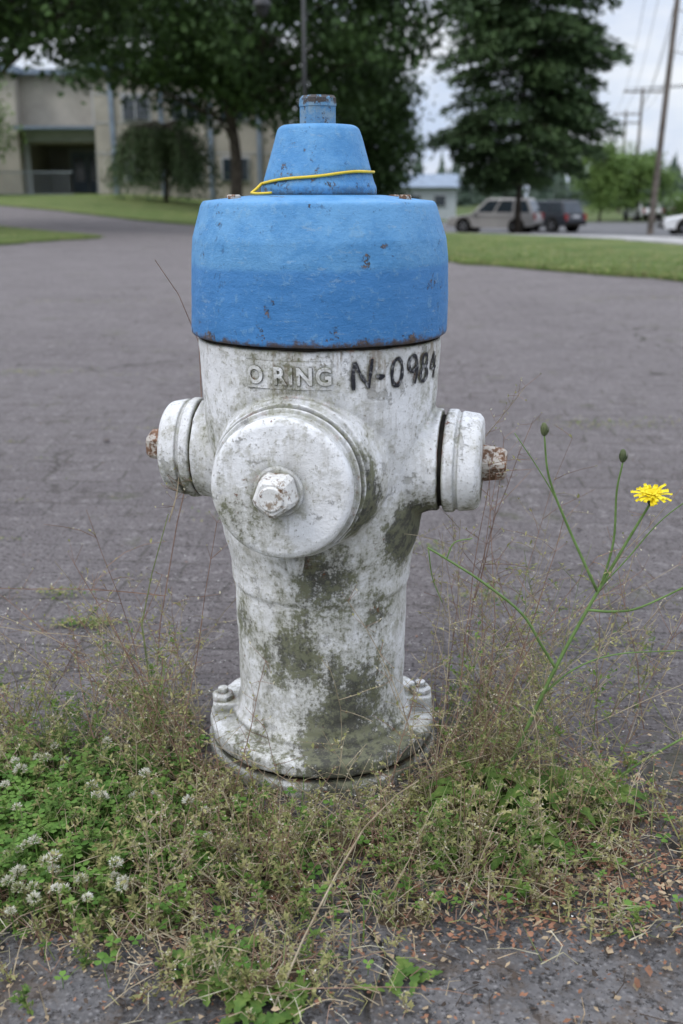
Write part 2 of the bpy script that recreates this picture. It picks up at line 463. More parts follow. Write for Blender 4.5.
dd = np.array([noise.noise(Vector((p_[0], p_[1], p_[2])) * 22) * 0.0012 + noise.noise(Vector((p_[0], p_[1], p_[2])) * 75) * 0.0008 for p_ in co.tolist()])
me.vertices.foreach_set('co', (co + no * dd[:, None]).astype(np.float32).ravel())
me.materials.clear(); me.materials.append(WHITE)
me.polygons.foreach_set('use_smooth', [True] * len(me.polygons))
o = bpy.data.objects.new('barrel', me); COL.objects.link(o); o.parent = hyd

mb = MB()
lathe(mb, [(0, -.01), (.150, -.01), (.1535, .0), (.1535, .016), (.150, .0205), (0, .0215)], 128, rad=.002, wob=.002)
mb.build('base_flange', [WHITE], True, hyd)
mb = MB(); lathe(mb, [(0, .021), (.142, .021), (.142, .0275), (0, .0275)], 96, rad=.0005); mb.build('flange_gap_disc', [DARK], True, hyd)  # dark disc filling the gap between the two flanges
mb = MB()
for k, t in enumerate((4, 184, 94, 139, 49)):
    t = math.radians(t)
    up = .015 if k < 3 else 0
    M_ = Matrix.Translation((.133 * math.cos(t), .133 * math.sin(t), up)) @ Matrix.Rotation(t + .3, 4, 'Z')
    prism_nut(mb, .0150, .048, .059, 6, M_, 0, .97, .003)
    lathe(mb, [(0, .055), (.007, .055), (.007, .0655), (0, .067)], 16, M_, rad=.0015)
mb.build('flange_bolts', [WHITE], False, hyd)

mb = MB()
lathe(mb, [(0, .158), (.0825, .158), (.0872, .1615), (.0872, .1655), (.0810, .1665), (.0800, .169), (.0810, .1712), (.0842, .1722), (.0842, .1765), (.0790, .1778), (.0780, .181), (.0788, .1965), (.0765, .2005), (.071, .2030), (.045, .2048), (0, .2055)], 144, MF, rad=.0014, wob=.0016)
lathe(mb, [(0, .200), (.0290, .203), (.0265, .2080), (0, .2095)], 48, MF, rad=.002)
mb.build('front_nozzle_cap', [WHITE], True, hyd)
mb = MB(); prism_nut(mb, .0240, .206, .236, 5, MF @ Matrix.Rotation(0.5, 4, 'Z'), 0, .90, .004)
lathe(mb, [(0, .20), (.0145, .235), (.0125, .2385), (0, .2375)], 24, MF, rad=.001)
mb.build('front_cap_nut', [NUTW], False, hyd)
for nm, M_, off in (('right', MR, 0), ('left', ML, -.004)):
    M_ = M_ @ Matrix.Translation((0, 0, off))
    mb = MB()
    lathe(mb, [(0, .157), (.0600, .157), (.0632, .160), (.0632, .170), (.0595, .1725), (.0595, .1750), (.0618, .177), (.0585, .196), (.0530, .2010), (.02, .203), (0, .203)], 112, M_, rad=.0018, wob=.0018)
    mb.build(nm + '_outlet_cap', [WHITE], True, hyd)
    mb = MB(); lathe(mb, [(0, .150), (.0560, .150), (.0560, .159), (0, .159)], 64, M_, rad=.0004); mb.build(nm + '_outlet_seam', [DARK], True, hyd)
    mb = MB(); prism_nut(mb, .0235, .200, .231, 5, M_ @ Matrix.Rotation(0.2, 4, 'Z'), 0, .84, .004)
    mb.build(nm + '_cap_nut', [NUT], False, hyd)
mb = MB(); Ml = Matrix.Translation(fdir * .138)
lathe(mb, [(0, .288), (.0085, .290), (.0115, .308), (.0115, .342), (0, .345)], 24, Ml, rad=.002)
mb.build('drain_lug', [WHITE], True, hyd)

mb = MB()
lathe(mb, [(0, .5535), (.13, .5535), (.1510, .5525), (.1532, .5555), (.1523, .60), (.1512, .640), (.1490, .662), (.1370, .7000), (.1340, .7035), (.110, .7062), (.075, .7100), (0, .712)], 176, rad=.0028, wob=.0020)
mb.build('bonnet', [BLUE], True, hyd)
mb = MB(); lathe(mb, [(0, .548), (.1445, .548), (.1445, .5545), (0, .5545)], 96, rad=.0004); mb.build('bonnet_seam', [DARK], True, hyd)
mb = MB()
lathe(mb, [(0, .709), (.0650, .709), (.0672, .7115), (.0672, .719), (.0650, .7235), (.0500, .774), (.0465, .7825), (.041, .7860), (0, .7872)], 112, rad=.0026, wob=.0018)
mb.build('operating_cap', [BLUE], True, hyd)
mb = MB(); MI = Matrix.Rotation(0.25, 4, 'Z')
prism_nut(mb, .0218, .785, .808, 5, MI, 0, 1.0, .001); prism_nut(mb, .0226, .806, .8175, 5, MI, 0, .98, .003)
mb.build('operating_nut', [NUTB], False, hyd)
mb = MB()
for a_, rr in ((-150, .108), (-30, .112), (35, .11), (100, .1), (165, .108)):
    t = math.radians(a_)
    prism_nut(mb, .0075, .703, .7105, 6, Matrix.Translation((rr*math.cos(t), rr*math.sin(t), 0)), 0, .95, .0015)
mb.build('bonnet_bolts', [NUT], False, hyd)

# elastic band
def coneR(z): return lerp(.0655, .0500, min(1, max(0, (z - .7235) / .0505))) + .0016
YB = simple('yellow_rubber_band', (0.70, 0.50, 0.04), .5, .4, .15, 30)
mb = MB(); pts = []
for k in range(97):
    t = 2 * math.pi * k / 96
    z = .7290 + .0065 * math.cos(t) - .0015 * math.sin(t) + .0006 * math.sin(5*t)
    pts.append((coneR(z) * math.cos(t), coneR(z) * math.sin(t), z))
mb.tube(pts, .0016, .0016, 8)
mb.tube([(-.0650, -.022, .7225), (-.070, -.030, .717), (-.076, -.036, .7122), (-.069, -.045, .7115), (-.058, -.052, .7120), (-.052, -.056, .7125)], .0017, .0014, 8)
mb.build('elastic_band', [YB], True, hyd)

# raised casting letters, bent round the barrel
def rbar(z): return lerp(.1425, .1465, (z - .47) / .079)
def wrap(phi0, s, dz, off):
    r = rbar(dz); ph = phi0 + s / r
    return ((r + off) * math.sin(ph), -(r + off) * math.cos(ph), dz)
cu = bpy.data.curves.new('t', 'FONT'); cu.body = 'O RING'; cu.size = 0.0265; cu.extrude = 0.0014; cu.offset = 0.0004; cu.bevel_depth = 0.0005; cu.space_character = 1.2; cu.resolution_u = 6
to = bpy.data.objects.new('t', cu); COL.objects.link(to)
bpy.context.view_layer.update()
tm = bpy.data.meshes.new_from_object(to.evaluated_get(bpy.context.evaluated_depsgraph_get()))
bpy.data.objects.remove(to)
bm = bmesh.new(); bm.from_mesh(tm); bmesh.ops.subdivide_edges(bm, edges=[e for e in bm.edges if e.calc_length() > .004], cuts=2); bm.to_mesh(tm); bm.free()
xs_ = [v.co.x for v in tm.vertices]; x0, x1 = min(xs_), max(xs_)
for v in tm.vertices:
    s = (v.co.x - x0) / (x1 - x0) * .096
    v.co = wrap(math.radians(-32), s, .5125 + v.co.y, v.co.z + .0006)
tm.materials.clear(); tm.materials.append(WHITE)
o = bpy.data.objects.new('cast_lettering', tm); COL.objects.link(o); o.parent = hyd
mb = MB(); nn = 40
vs = []
for i in range(nn + 1):
    for j, (zz, off) in enumerate(((.5060, -.003), (.5068, .0006), (.5375, .0006), (.5383, -.003))):
        o_ = off if 0 < i < nn else -.003
        vs.append(wrap(math.radians(-33.8), .104 * i / nn, zz, o_))
mb.add(vs, [(i*4+j, (i+1)*4+j, (i+1)*4+j+1, i*4+j+1) for i in range(nn) for j in range(3)])
mb.build('lettering_pad', [WHITE], False, hyd)

# hand-painted number
INK = NT('black_marker_paint', .6, .3)
INK.color(INK.mix(INK.mr(INK.noise(150, 6, .75), .50, .66, 0, .8), (0.022, 0.022, 0.028), (0.40, 0.40, 0.40)))
mb = MB()
def stroke(phi, pts, W=.021, Hh=.030, z0=.507, th=.0021):
    P = []
    for a_, b_ in zip(pts[:-1], pts[1:]):
        for k in range(6): P.append((lerp(a_[0], b_[0], k/6), lerp(a_[1], b_[1], k/6)))
    P.append(pts[-1]); n_ = len(P); vs = []
    for i, q in enumerate(P):
        a_ = P[max(0, i-1)]; c_ = P[min(n_-1, i+1)]
        tx, ty = (c_[0]-a_[0])*W, (c_[1]-a_[1])*Hh; L = math.hypot(tx, ty) or 1
        t_ = th * (.75 + .6 * noise.noise(Vector((q[0]*4+phi*9, q[1]*4, 1))) + .25 * math.sin(math.pi * i/(n_-1)))
        nx, ny = -ty/L*t_, tx/L*t_
        for sg in (-1, 1):
            zz = z0 + q[1]*Hh + sg*ny
            vs.append(wrap(math.radians(phi), q[0]*W + sg*nx, zz, .0016))
    mb.add(vs, [(2*i, 2*i+2, 2*i+3, 2*i+1) for i in range(n_-1)])
stroke(15.0, [(.08, -.04), (.02, .5), (.10, .98)]); stroke(15.0, [(.10, .98), (.46, .5), (.90, .06)]); stroke(15.0, [(.90, .0), (.98, .5), (1.08, 1.08)])
stroke(26.0, [(0, .44), (.3, .38), (.52, .42)], th=.0026)
oval = lambda cx, cy, rx, ry, a0, a1, n_=10: [(cx + rx*math.cos(math.radians(lerp(a0, a1, i/n_))), cy + ry*math.sin(math.radians(lerp(a0, a1, i/n_)))) for i in range(n_+1)]
stroke(33.5, oval(.42, .5, .36, .52, 100, 465, 12))
stroke(43.5, oval(.38, .74, .34, .30, 30, 390, 12)); stroke(43.5, [(.74, .80), (.76, .4), (.62, -.05)])
stroke(52.5, oval(.40, .77, .27, .25, 90, 450, 12)); stroke(52.5, oval(.38, .25, .36, .28, 90, 450, 12))
stroke(61.5, [(.50, 1.0), (.28, .70), (.05, .38)]); stroke(61.5, [(.05, .38), (.4, .34), (.85, .40)]); stroke(61.5, [(.66, .85), (.62, .4), (.62, -.05)])
mb.build('painted_number', [INK.m], False, hyd)

# ------------------------------------------------------------------ weeds
def plantmat(name, ca, cb_, f=0.3, scale=30):
    n_ = NT(name, .65, .25)
    c_ = n_.mix(n_.mr(n_.noise(scale, 3, .7), .38, .62), ca, cb_)
    n_.color(c_); n_.translucent(c_, f); return n_.m
P_GREEN = plantmat('leaf_green', (0.08, 0.155, 0.03), (0.18, 0.26, 0.06))
P_OLIVE = plantmat('leaf_olive', (0.22, 0.23, 0.08), (0.39, 0.365, 0.16))
P_DRY = plantmat('stem_dry', (0.30, 0.235, 0.15), (0.46, 0.385, 0.265), .15)
P_STEM = plantmat('stem_green', (0.15, 0.19, 0.07), (0.25, 0.29, 0.11), .15)
P_SEED = plantmat('seed_pale', (0.44, 0.40, 0.25), (0.62, 0.58, 0.44), .3)
P_RED = plantmat('stem_reddish', (0.19, 0.11, 0.08), (0.32, 0.20, 0.14), .1)
WM = [P_GREEN, P_OLIVE, P_DRY, P_STEM, P_SEED, P_RED]

BL = [(-.36, -.24, .20, .13, 1.1), (-.17, -.26, .12, .10, .95), (.03, -.27, .19, .07, .8), (.20, -.18, .10, .09, .85), (.33, -.22, .12, .05, .30), (-.2, -.08, .07, .10, .8), (.19, -.03, .05, .08, .4),
      (-.05, -.46, .09, .035, .6), (.16, -.37, .2, .03, .38), (-.16, -.38, .12, .035, .35), (-.38, -.08, .12, .05, .4)]
def dens(x, y):
    s = 0
    for cx, cy, sx, sy, w_ in BL: s += w_ * math.exp(-((x-cx)/sx)**2 - ((y-cy)/sy)**2)
    s *= (1 + 1.25 * noise.noise(Vector((x * 12, y * 12, 5))))
    return s
def sample(zone=None, thr=0.0):
    while True:
        if zone: x, y = U(zone[0], zone[1]), U(zone[2], zone[3])
        else: x, y = U(-.75, .75), U(-.56, .2)
        if x*x + y*y < .158**2: continue
        if R() < min(1, dens(x, y)) and dens(x, y) > thr: return x, y

def hmax(x, y):
    r_ = math.hypot(x, y)
    q = 9.0
    if abs(x) < .19 and y < .02: q = .016 + .58*max(0, r_ - .158)
    if x < -.19 and y < -.1: q = min(q, .055)
    if y < -.36: q = min(q, .045)
    return q

def curve(p, d, L, n, droop=0.0, wig=0.12):
    pts = [Vector(p)]; d = Vector(d).normalized()
    for i in range(n):
        d = (d + Vector((U(-wig, wig), U(-wig, wig), U(-wig, wig) - droop))).normalized()
        pts.append(pts[-1] + d * (L / n))
    return pts
def hitshyd(pt):
    return (pt.x**2 + pt.y**2 < .157**2 and pt.z < .06) or (pt.x**2 + pt.y**2 < .12**2)

def weed(mb, x, y, h_, kind, lean=.45):
    ms = {0: 3, 1: 2, 2: 5}[kind]
    ml = {0: 0 if R() < .6 else 1, 1: 1, 2: 1}[kind]
    d = Vector((U(-lean, lean), U(-lean, lean), 1))
    if x*x+y*y < .24**2: d += Vector((x, y, 0)).normalized() * .25
    n_ = 6; main = curve((x, y, 0.003), d, h_, n_, U(-.02, .07))
    if any(hitshyd(q) for q in main): return
    mb.tube(main, U(.0006, .0010), .0003, 3, ms)
    for i in range(1, n_ + 1):
        for _ in range(random.choice((1, 2, 2))):
            p_ = main[i-1].lerp(main[i], R())
            a_ = U(0, 6.283); bd = Vector((math.cos(a_), math.sin(a_), U(.3, 1.2)))
            L = h_ * U(.12, .34) * (1.15 - .6 * i / n_)
            br = curve(p_, bd, L, 3, U(0, .15), .2)
            if hitshyd(br[-1]): continue
            mb.tube(br, .00045, .00025, 3, ms)
            for q in range(random.randint(3, 7)):
                k = random.randint(0, 2); pp = br[k].lerp(br[k+1], R())
                ld = Vector((U(-1, 1), U(-1, 1), U(-.3, .9)))
                if kind == 0 or R() < .35: mb.leaf(pp, ld, (U(-.4, .4), U(-.4, .4), 1), U(.004, .009), U(.002, .0042), ml)
                else: mb.leaf(pp, ld, (U(-1, 1), U(-1, 1), 1), U(.0018, .004), U(.0012, .0022), 4 if R() < .6 else ml)

mb = MB()
for _ in range(1120):
    x, y = sample(); h_ = U(.03, .11) * (1.25 if R() < .2 else 1)
    q = hmax(x, y)
    h_ = min(h_, q * U(.6, 1.2)) if R() < .90 else min(h_, .11)
    if h_ < .008: continue
    kd = random.choice((0, 0, 0, 1, 2)) if x < -.18 else random.choice((0, 1, 1, 1, 2, 2))
    weed(mb, x, y, h_, kd, .45 if h_ > .03 else .9)
for (cx, cy, sx, sy, n_, ha, hb) in ((-.24, -.03, .05, .07, 32, .12, .26), (.22, -.04, .05, .08, 42, .14, .34), (.28, -.07, .09, .07, 28, .13, .32), (-.40, -.03, .15, .05, 18, .08, .20),
                                     (-.20, -.14, .03, .04, 18, .08, .18), (.19, -.16, .03, .04, 18, .08, .22), (.42, -.15, .08, .06, 12, .1, .24), (.05, -.33, .08, .03, 10, .08, .14), (-.30, .10, .12, .05, 12, .08, .20), (.34, .06, .10, .06, 14, .12, .34)):
    for _ in range(n_):
        weed(mb, random.gauss(cx, sx), random.gauss(cy, sy), U(ha, hb), random.choice((1, 1, 2, 0)), .5)
for (x, y, h_) in ((.015, -.20, .28), (-.03, -.21, .18), (.08, -.19, .20), (-.09, -.20, .18), (.13, -.18, .28), (-.14, -.16, .24), (.16, -.14, .36), (.14, -.20, .18), (-.17, -.12, .28), (.05, -.21, .16), (.175, -.10, .40), (-.06, -.22, .14), (-.18, -.08, .34), (.19, -.06, .42), (-.12, -.20, .2), (.10, -.20, .24), (.22, .02, .42), (-.21, -.05, .36), (-.155, -.17, .30), (.12, -.22, .30)):
    weed(mb, x, y, h_, random.choice((1, 2, 2)), .12)
for _ in range(1300):
    x, y = sample(); L = min(U(.03, .12), 1.3*hmax(x, y)); a_ = U(0, 6.283); l_ = U(.1, 1.3)
    if L < .01: continue
    pts = curve((x, y, .002), (math.cos(a_)*l_, math.sin(a_)*l_, 1), L, 4, U(.05, .25), .08)
    if any(hitshyd(q) for q in pts): continue
    sd = Vector((-math.sin(a_), math.cos(a_), 0)); wd = U(.0006, .0014); vs = []
    for i, q in enumerate(pts):
        k = wd * (1 - i/4.6); vs += [q + sd*k, q - sd*k]
    mb.add(vs, [(2*i, 2*i+2, 2*i+3, 2*i+1) for i in range(4)], random.choice((0, 1, 2, 2, 3)))
for _ in range(4200):
    x, y = sample(); x += random.gauss(0, .025); y += random.gauss(0, .018); a_ = U(0, 6.283); L = U(.012, .05)
    z = .010 + abs(random.gauss(0, .007))
    pts = [Vector((x, y, z)), Vector((x+math.cos(a_)*L*.5, y+math.sin(a_)*L*.5, z+U(0, .010))), Vector((x+math.cos(a_+U(-.5, .5))*L, y+math.sin(a_+U(-.5, .5))*L, z+U(-.004, .004)))]
    if any(hitshyd(q) for q in pts): continue
    mb.tube(pts, U(.0004, .0008), .0003, 3, random.choice((2, 2, 5, 1, 4)))
for _ in range(55):
    x, y = sample(); a_ = U(0, 6.283)
    pts = curve((x, y, .01), (math.cos(a_), math.sin(a_), U(.1, .7)), U(.08, .22), 7, .07, .1)
    if any(hitshyd(q) or q.z < 0 for q in pts): continue
    mb.tube(pts, .0006, .0003, 4, random.choice((2, 2, 5)))
mb.tube([(-.035, -.50, .01), (-.01, -.44, .035), (.02, -.38, .06), (.05, -.33, .082), (.085, -.29, .095), (.11, -.27, .10)], .0012, .0007, 5, 2)
mb.tube([(-.247, .10, 0), (-.235, .11, .12), (-.205, .12, .27), (-.165, .13, .42), (-.165, .13, .52), (-.188, .12, .585), (-.215, .11, .63)], .0009, .0005, 5, 5)
mb.tube([(-.20, -.02, 0), (-.225, -.03, .08), (-.232, -.03, .18), (-.215, -.03, .25), (-.19, -.03, .33)], .0012, .0006, 5, 3)
for p0, dirn, L in (((-.20, -.03, .22), (-1, .1, .15), .3), ((-.232, -.03, .15), (-1, .2, .0), .28), ((-.19, -.03, .32), (.4, .1, 1), .08), ((-.25, 0, .05), (-1, .1, .8), .26), ((-.45, .05, .02), (-.3, .1, 1), .12),
                    ((.15, -.05, .02), (.5, .1, 1), .26), ((.22, 0, .1), (.8, .1, .6), .25), ((.2, 0, .2), (.2, .1, 1), .22), ((.25, .05, .05), (.9, .2, .9), .3), ((.17, -.1, .05), (.1, .1, 1), .35),
                    ((-.21, -.1, .03), (-.6, .1, .8), .28), ((.2, .05, .1), (.1, 0, 1), .34), ((-.2, .03, .30), (.3, 0, 1), .12), ((.19, .05, .38), (.6, 0, .9), .12), ((-.35, -.1, .03), (-.5, .1, .9), .2), ((.30, -.1, .05), (1, .1, .5), .3),
                    ((-.19, -.12, .02), (-.2, 0, 1), .30), ((-.16, -.17, .02), (-.5, 0, 1), .24), ((-.22, -.05, .1), (-.9, 0, .7), .25), ((.21, -.12, .03), (.35, 0, 1), .33), ((.24, .0, .03), (.5, 0, 1), .38), ((.36, 0, .02), (.2, 0, 1), .3), ((-.3, 0, .02), (.3, 0, 1), .25),
                    ((-.17, -.16, .01), (.10, 0, 1), .36), ((.13, -.20, .01), (-.12, 0, 1), .30), ((-.11, -.20, .01), (.25, 0, 1), .20)):
    br = curve(p0, dirn, L, 8, .02, .08); mb.tube(br, .0008, .0004, 3, random.choice((5, 2)))
    for q in br[2:]:
        for _ in range(3):
            e_ = q + Vector((U(-.02, .02), U(-.02, .02), U(-.01, .025))); mb.tube([q, e_], .0003, .0002, 3, 5); mb.leaf(e_, (U(-1, 1), U(-1, 1), 1), (0, 0, 1), .004, .0025, random.choice((1, 4)))
def jag(mb, p, a_, L, W, lift, m):
    d = Vector((math.cos(a_), math.sin(a_), 0)); sd = Vector((-math.sin(a_), math.cos(a_), 0)); n_ = 12; vs = []
    for i in range(n_+1):
        t = i/n_; c_ = Vector(p) + d*L*t + Vector((0, 0, lift*math.sin(t*2.4)))
        wd = W*(.18 + .82*math.sin(math.pi*min(1, t*.9+.08))**1.2) * (1 if i % 2 else .6) * (1 if i < n_ else .1)
        vs += [c_ + sd*wd + Vector((0, 0, wd*.3)), c_, c_ - sd*wd + Vector((0, 0, wd*.3))]
    mb.add(vs, [f for i in range(n_) for f in ((3*i, 3*i+1, 3*i+4, 3*i+3), (3*i+1, 3*i+2, 3*i+5, 3*i+4))], m)
for (cx, cy, n_, L, lf) in ((.20, -.21, 14, .075, 1.0), (.26, -.19, 14, .075, 1.0), (.31, -.19, 12, .065, .9), (.23, -.26, 11, .06, .8), (.33, -.15, 9, .06, .7), (-.09, -.455, 11, .05, .5), (-.05, -.475, 11, .05, .5), (-.07, -.495, 10, .045, .4), (-.02, -.50, 9, .04, .4), (.08, -.47, 9, .034, .4), (-.28, -.2, 8, .05, .5), (.10, -.28, 8, .045, .5), (-.08, -.29, 8, .045, .5), (.15, -.27, 9, .05, .6)):
    for k in range(n_): jag(mb, (cx + U(-.015, .015), cy + U(-.012, .012), .006), U(0, 6.283), L*U(.6, 1.1), L*U(.14, .22), L*U(.15, .5)*lf*1.3, 0)
for (cx, cy, sx, sy, n_) in ((-.42, .38, .035, .010, 200), (-.50, .52, .03, .012, 90), (.17, .78, .05, .02, 90), (-.9, .2, .1, .03, 200), (.30, .50, .04, .015, 80), (.9, 2.0, .12, .05, 200), (-1.3, 3.0, .2, .05, 250), (-.15, 1.0, .08, .02, 120), (.45, .3, .05, .02, 120), (2.2, 6.2, .3, .1, 250), (-1.8, 6, .3, .1, 250)):
    for _ in range(n_): mb.leaf((random.gauss(cx, sx), random.gauss(cy, sy), U(.001, .010)), (U(-1, 1), U(-1, 1), U(.1, .6)), (0, 0, 1), U(.005, .012), U(.003, .006), random.choice((0, 1, 1)))
for _ in range(70):
    cx = U(-1.1, 1.1); cy = round(U(.1, 3.0) / .1) * .1 - .05*cx + U(-.006, .006); k = random.randint(3, 22)
    for _ in range(k): mb.leaf((random.gauss(cx, .018), random.gauss(cy, .003), U(.001, .004)), (U(-1, 1), U(-1, 1), U(.1, .9)), (0, 0, 1), U(.003, .009), U(.002, .004), random.choice((0, 1, 1)))
mb.build('weeds', WM)

# clover
mb = MB()
P_CL = plantmat('clover_leaf', (0.08, 0.175, 0.03), (0.17, 0.30, 0.06), .3)
P_WH = plantmat('clover_petal', (0.60, 0.58, 0.47), (0.80, 0.79, 0.71), .3)
P_CC = plantmat('clover_core', (0.30, 0.33, 0.15), (0.46, 0.44, 0.25), .2)
n_ = 0
while n_ < 2700:
    x, y = random.gauss(-.33, .12), random.gauss(-.23, .085)
    if n_ > 2250: x, y = sample((-.25, .40, -.5, -.1))
    if x*x + y*y < .168**2 or y < -.52 or (y < -.38 and R() < .75) or (x > -.16 and y > -.2): continue
    n_ += 1
    h_ = min(U(.008, .05), hmax(x, y)*1.2) * (1.0 if n_ < 2250 else .6); t_ = Vector((x + U(-.01, .01), y + U(-.01, .01), h_))
    mb.tube([(x, y, 0), t_], .0005, .0005, 3, 0)
    a0 = U(0, 6.283); s_ = U(.005, .010)
    for k in range(3):
        a_ = a0 + k*2.094; dd_ = Vector((math.cos(a_), math.sin(a_), U(-.1, .35))); sd = Vector((-math.sin(a_), math.cos(a_), 0))
        q = [t_, t_+dd_*s_*.5+sd*s_*.42, t_+dd_*s_*.95+sd*s_*.30, t_+dd_*s_*.9, t_+dd_*s_*.95-sd*s_*.30, t_+dd_*s_*.5-sd*s_*.42]
        mb.add(q, [(0, 1, 2, 3), (0, 3, 4, 5)], 0)
hp = [(-.350, -.135), (-.333, -.106), (-.264, -.11), (-.20, -.187), (-.244, -.23), (-.266, -.21), (-.206, -.358), (-.292, -.324), (-.315, -.315), (-.286, -.38), (-.241, -.372), (-.254, -.39), (-.28, -.404),
      (-.31, -.37), (-.275, -.345), (-.36, -.21), (-.213, -.22), (-.20, -.15), (-.19, -.38), (-.222, -.41), (-.31, -.14), (-.30, -.36), (-.27, -.36), (-.33, -.33), (-.37, -.15), (-.12, -.30), (-.15, -.25), (-.34, -.26)]
heads = [(x, y, U(.042, .062)) for x, y in hp] + [(x + U(-.03, .03), y + U(-.02, .02), U(.035, .062)) for x, y in hp[::2]]
for (x, y, h_) in heads:
    c_ = Vector((x + U(-.006, .006), y, h_)); mb.tube([(x, y, 0), c_], .0007, .0006, 4, 0); s_ = U(.0050, .0088); old = R() < .35
    tl = Vector((U(-.4, .4), U(-.4, .4), 1))
    for k in range(90):
        zz = U(-.6, 1); a_ = U(0, 6.283); rr = math.sqrt(1 - zz*zz)
        dv = Vector((rr*math.cos(a_), rr*math.sin(a_), zz*.8))
        mb.leaf(c_ + dv*s_*.45, dv + tl*.30, (U(-1, 1), U(-1, 1), U(-1, 1)), s_*U(.45, .8), s_*.28, 1 if (zz > -.25 and R() < (.4 if old else .82)) else 2)
mb.build('white_clover_patch', [P_CL, P_WH, P_CC])

# hawkbit (yellow wild flower)
hk = empty('yellow_wildflower')
P_HS = plantmat('hawkbit_stem', (0.11, 0.18, 0.05), (0.16, 0.25, 0.08), .05)
P_BUD = plantmat('hawkbit_bud', (0.07, 0.095, 0.045), (0.13, 0.15, 0.07), .05)
P_YEL = plantmat('yellow_petal', (0.85, 0.68, 0.02), (0.90, 0.78, 0.05), .25, 80)
def smooth(pts, n_=5):
    P = [Vector(p) for p in pts]; P = [P[0]*2-P[1]] + P + [P[-1]*2-P[-2]]; out = []
    for i in range(1, len(P)-2):
        for k in range(n_):
            t = k/n_; a_, b_, c_, d_ = P[i-1:i+3]
            out.append(.5*((2*b_) + (c_-a_)*t + (2*a_-5*b_+4*c_-d_)*t*t + (3*b_-a_-3*c_+d_)*t**3))
    out.append(P[-2]); return out
mb = MB(); yy = -.165
def st(pts, r0, r1): mb.tube(smooth(pts), r0, r1, 7, 0)
st([(.209, yy, 0), (.238, yy, .083), (.275, yy, .184), (.318, yy, .281), (.347, yy-.005, .347), (.367, yy-.01, .392)], .0028, .0013)
st([(.317, yy, .279), (.281, yy+.01, .353), (.256, yy+.01, .411), (.248, yy+.01, .458)], .0018, .0010)
st([(.275, yy+.01, .365), (.262, yy+.015, .392), (.243, yy+.02, .422), (.217, yy+.02, .459)], .0009, .0005)
st([(.320, yy, .284), (.329, yy-.005, .341), (.328, yy-.005, .399), (.332, yy-.005, .432)], .0015, .0010)
st([(.275, yy, .184), (.256, yy-.005, .215), (.230, yy-.01, .257), (.1825, yy-.02, .299), (.142, yy-.02, .326), (.121, yy-.02, .339)], .0018, .0011)
st([(.142, yy-.02, .326), (.15, yy-.02, .345), (.17, yy-.02, .350)], .0009, .0006)
st([(.306, yy, .257), (.335, yy-.005, .257), (.366, yy-.01, .265), (.43, yy-.02, .305)], .0017, .0010)
st([(.32, yy, .285), (.35, yy+.01, .315), (.39, yy+.02, .36), (.44, yy+.02, .40)], .0009, .0006)
st([(.215, yy, .004), (.26, yy-.01, .016), (.33, yy-.02, .038), (.39, yy-.02, .080), (.46, yy-.03, .135)], .0020, .0012)
st([(.262, yy, .150), (.30, yy+.01, .178), (.35, yy+.02, .192), (.43, yy+.02, .197)], .0012, .0007)
st([(.122, yy-.02, .336), (.128, yy-.01, .30), (.14, yy-.01, .27)], .0007, .0005)
mb.build('stems', [P_HS], True, hk)
mb = MB()
for c_, s_ in (((.248, yy+.01, .458), 1.0), ((.332, yy-.005, .432), 1.0)):
    lathe(mb, [(0, 0), (.0026, .001), (.0042, .006), (.0034, .011), (.0022, .0145), (0, .0155)], 14, Matrix.Translation(c_) @ Matrix.Rotation(U(-.2, .2), 4, 'Y'), 0, .001)
    for k in range(9):
        a_ = k*.7; mb.leaf(Vector(c_)+Vector((math.cos(a_)*.003, math.sin(a_)*.003, .001)), (math.cos(a_)*.25, math.sin(a_)*.25, 1), (math.cos(a_), math.sin(a_), 0), .011, .002, 0)
mb.build('buds', [P_BUD], True, hk)
fc = Vector((.364, yy-.012, .396)); fn = Vector((-.12, -.26, 1)).normalized(); FM = axis_matrix(fn, fc)
mb = MB()
for ring, (n_, L, el) in enumerate(((18, .0200, .10), (15, .0165, .30), (12, .012, .60), (9, .008, 1.0))):
    for k in range(n_):
        a_ = 2*math.pi*k/n_ + U(-.12, .12) + ring*.15; e_ = el + U(-.18, .18); L_ = L*U(.82, 1.1)
        d = Vector((math.cos(a_)*math.cos(e_), math.sin(a_)*math.cos(e_), math.sin(e_))); sd = Vector((-math.sin(a_), math.cos(a_), 0)); up = sd.cross(d)*-1
        b0 = Vector((math.cos(a_), math.sin(a_), 0))*.002
        vs = []
        for t, wd, lf in ((0, .0008, 0), (.4, .0016, .0008), (.75, .0020, .0004), (.96, .0019, -.0014)):
            c_ = b0 + d*L_*t + up*lf; vs += [c_+sd*wd, c_-sd*wd]
        tip = b0 + d*L_
        vs += [tip + sd*.0012, tip - sd*.0004, tip-sd*.0014]
        mb.add([FM @ v for v in vs], [(0, 2, 3, 1), (2, 4, 5, 3), (4, 6, 7, 5), (6, 8, 9), (6, 9, 7), (7, 9, 10)], 0)
mb.build('flower_head', [P_YEL], False, hk)
mb = MB(); lathe(mb, [(0, -.013), (.0022, -.012), (.0045, -.006), (.0050, -.001), (0, 0)], 14, FM, 0, .001); mb.build('flower_calyx', [P_BUD], True, hk)

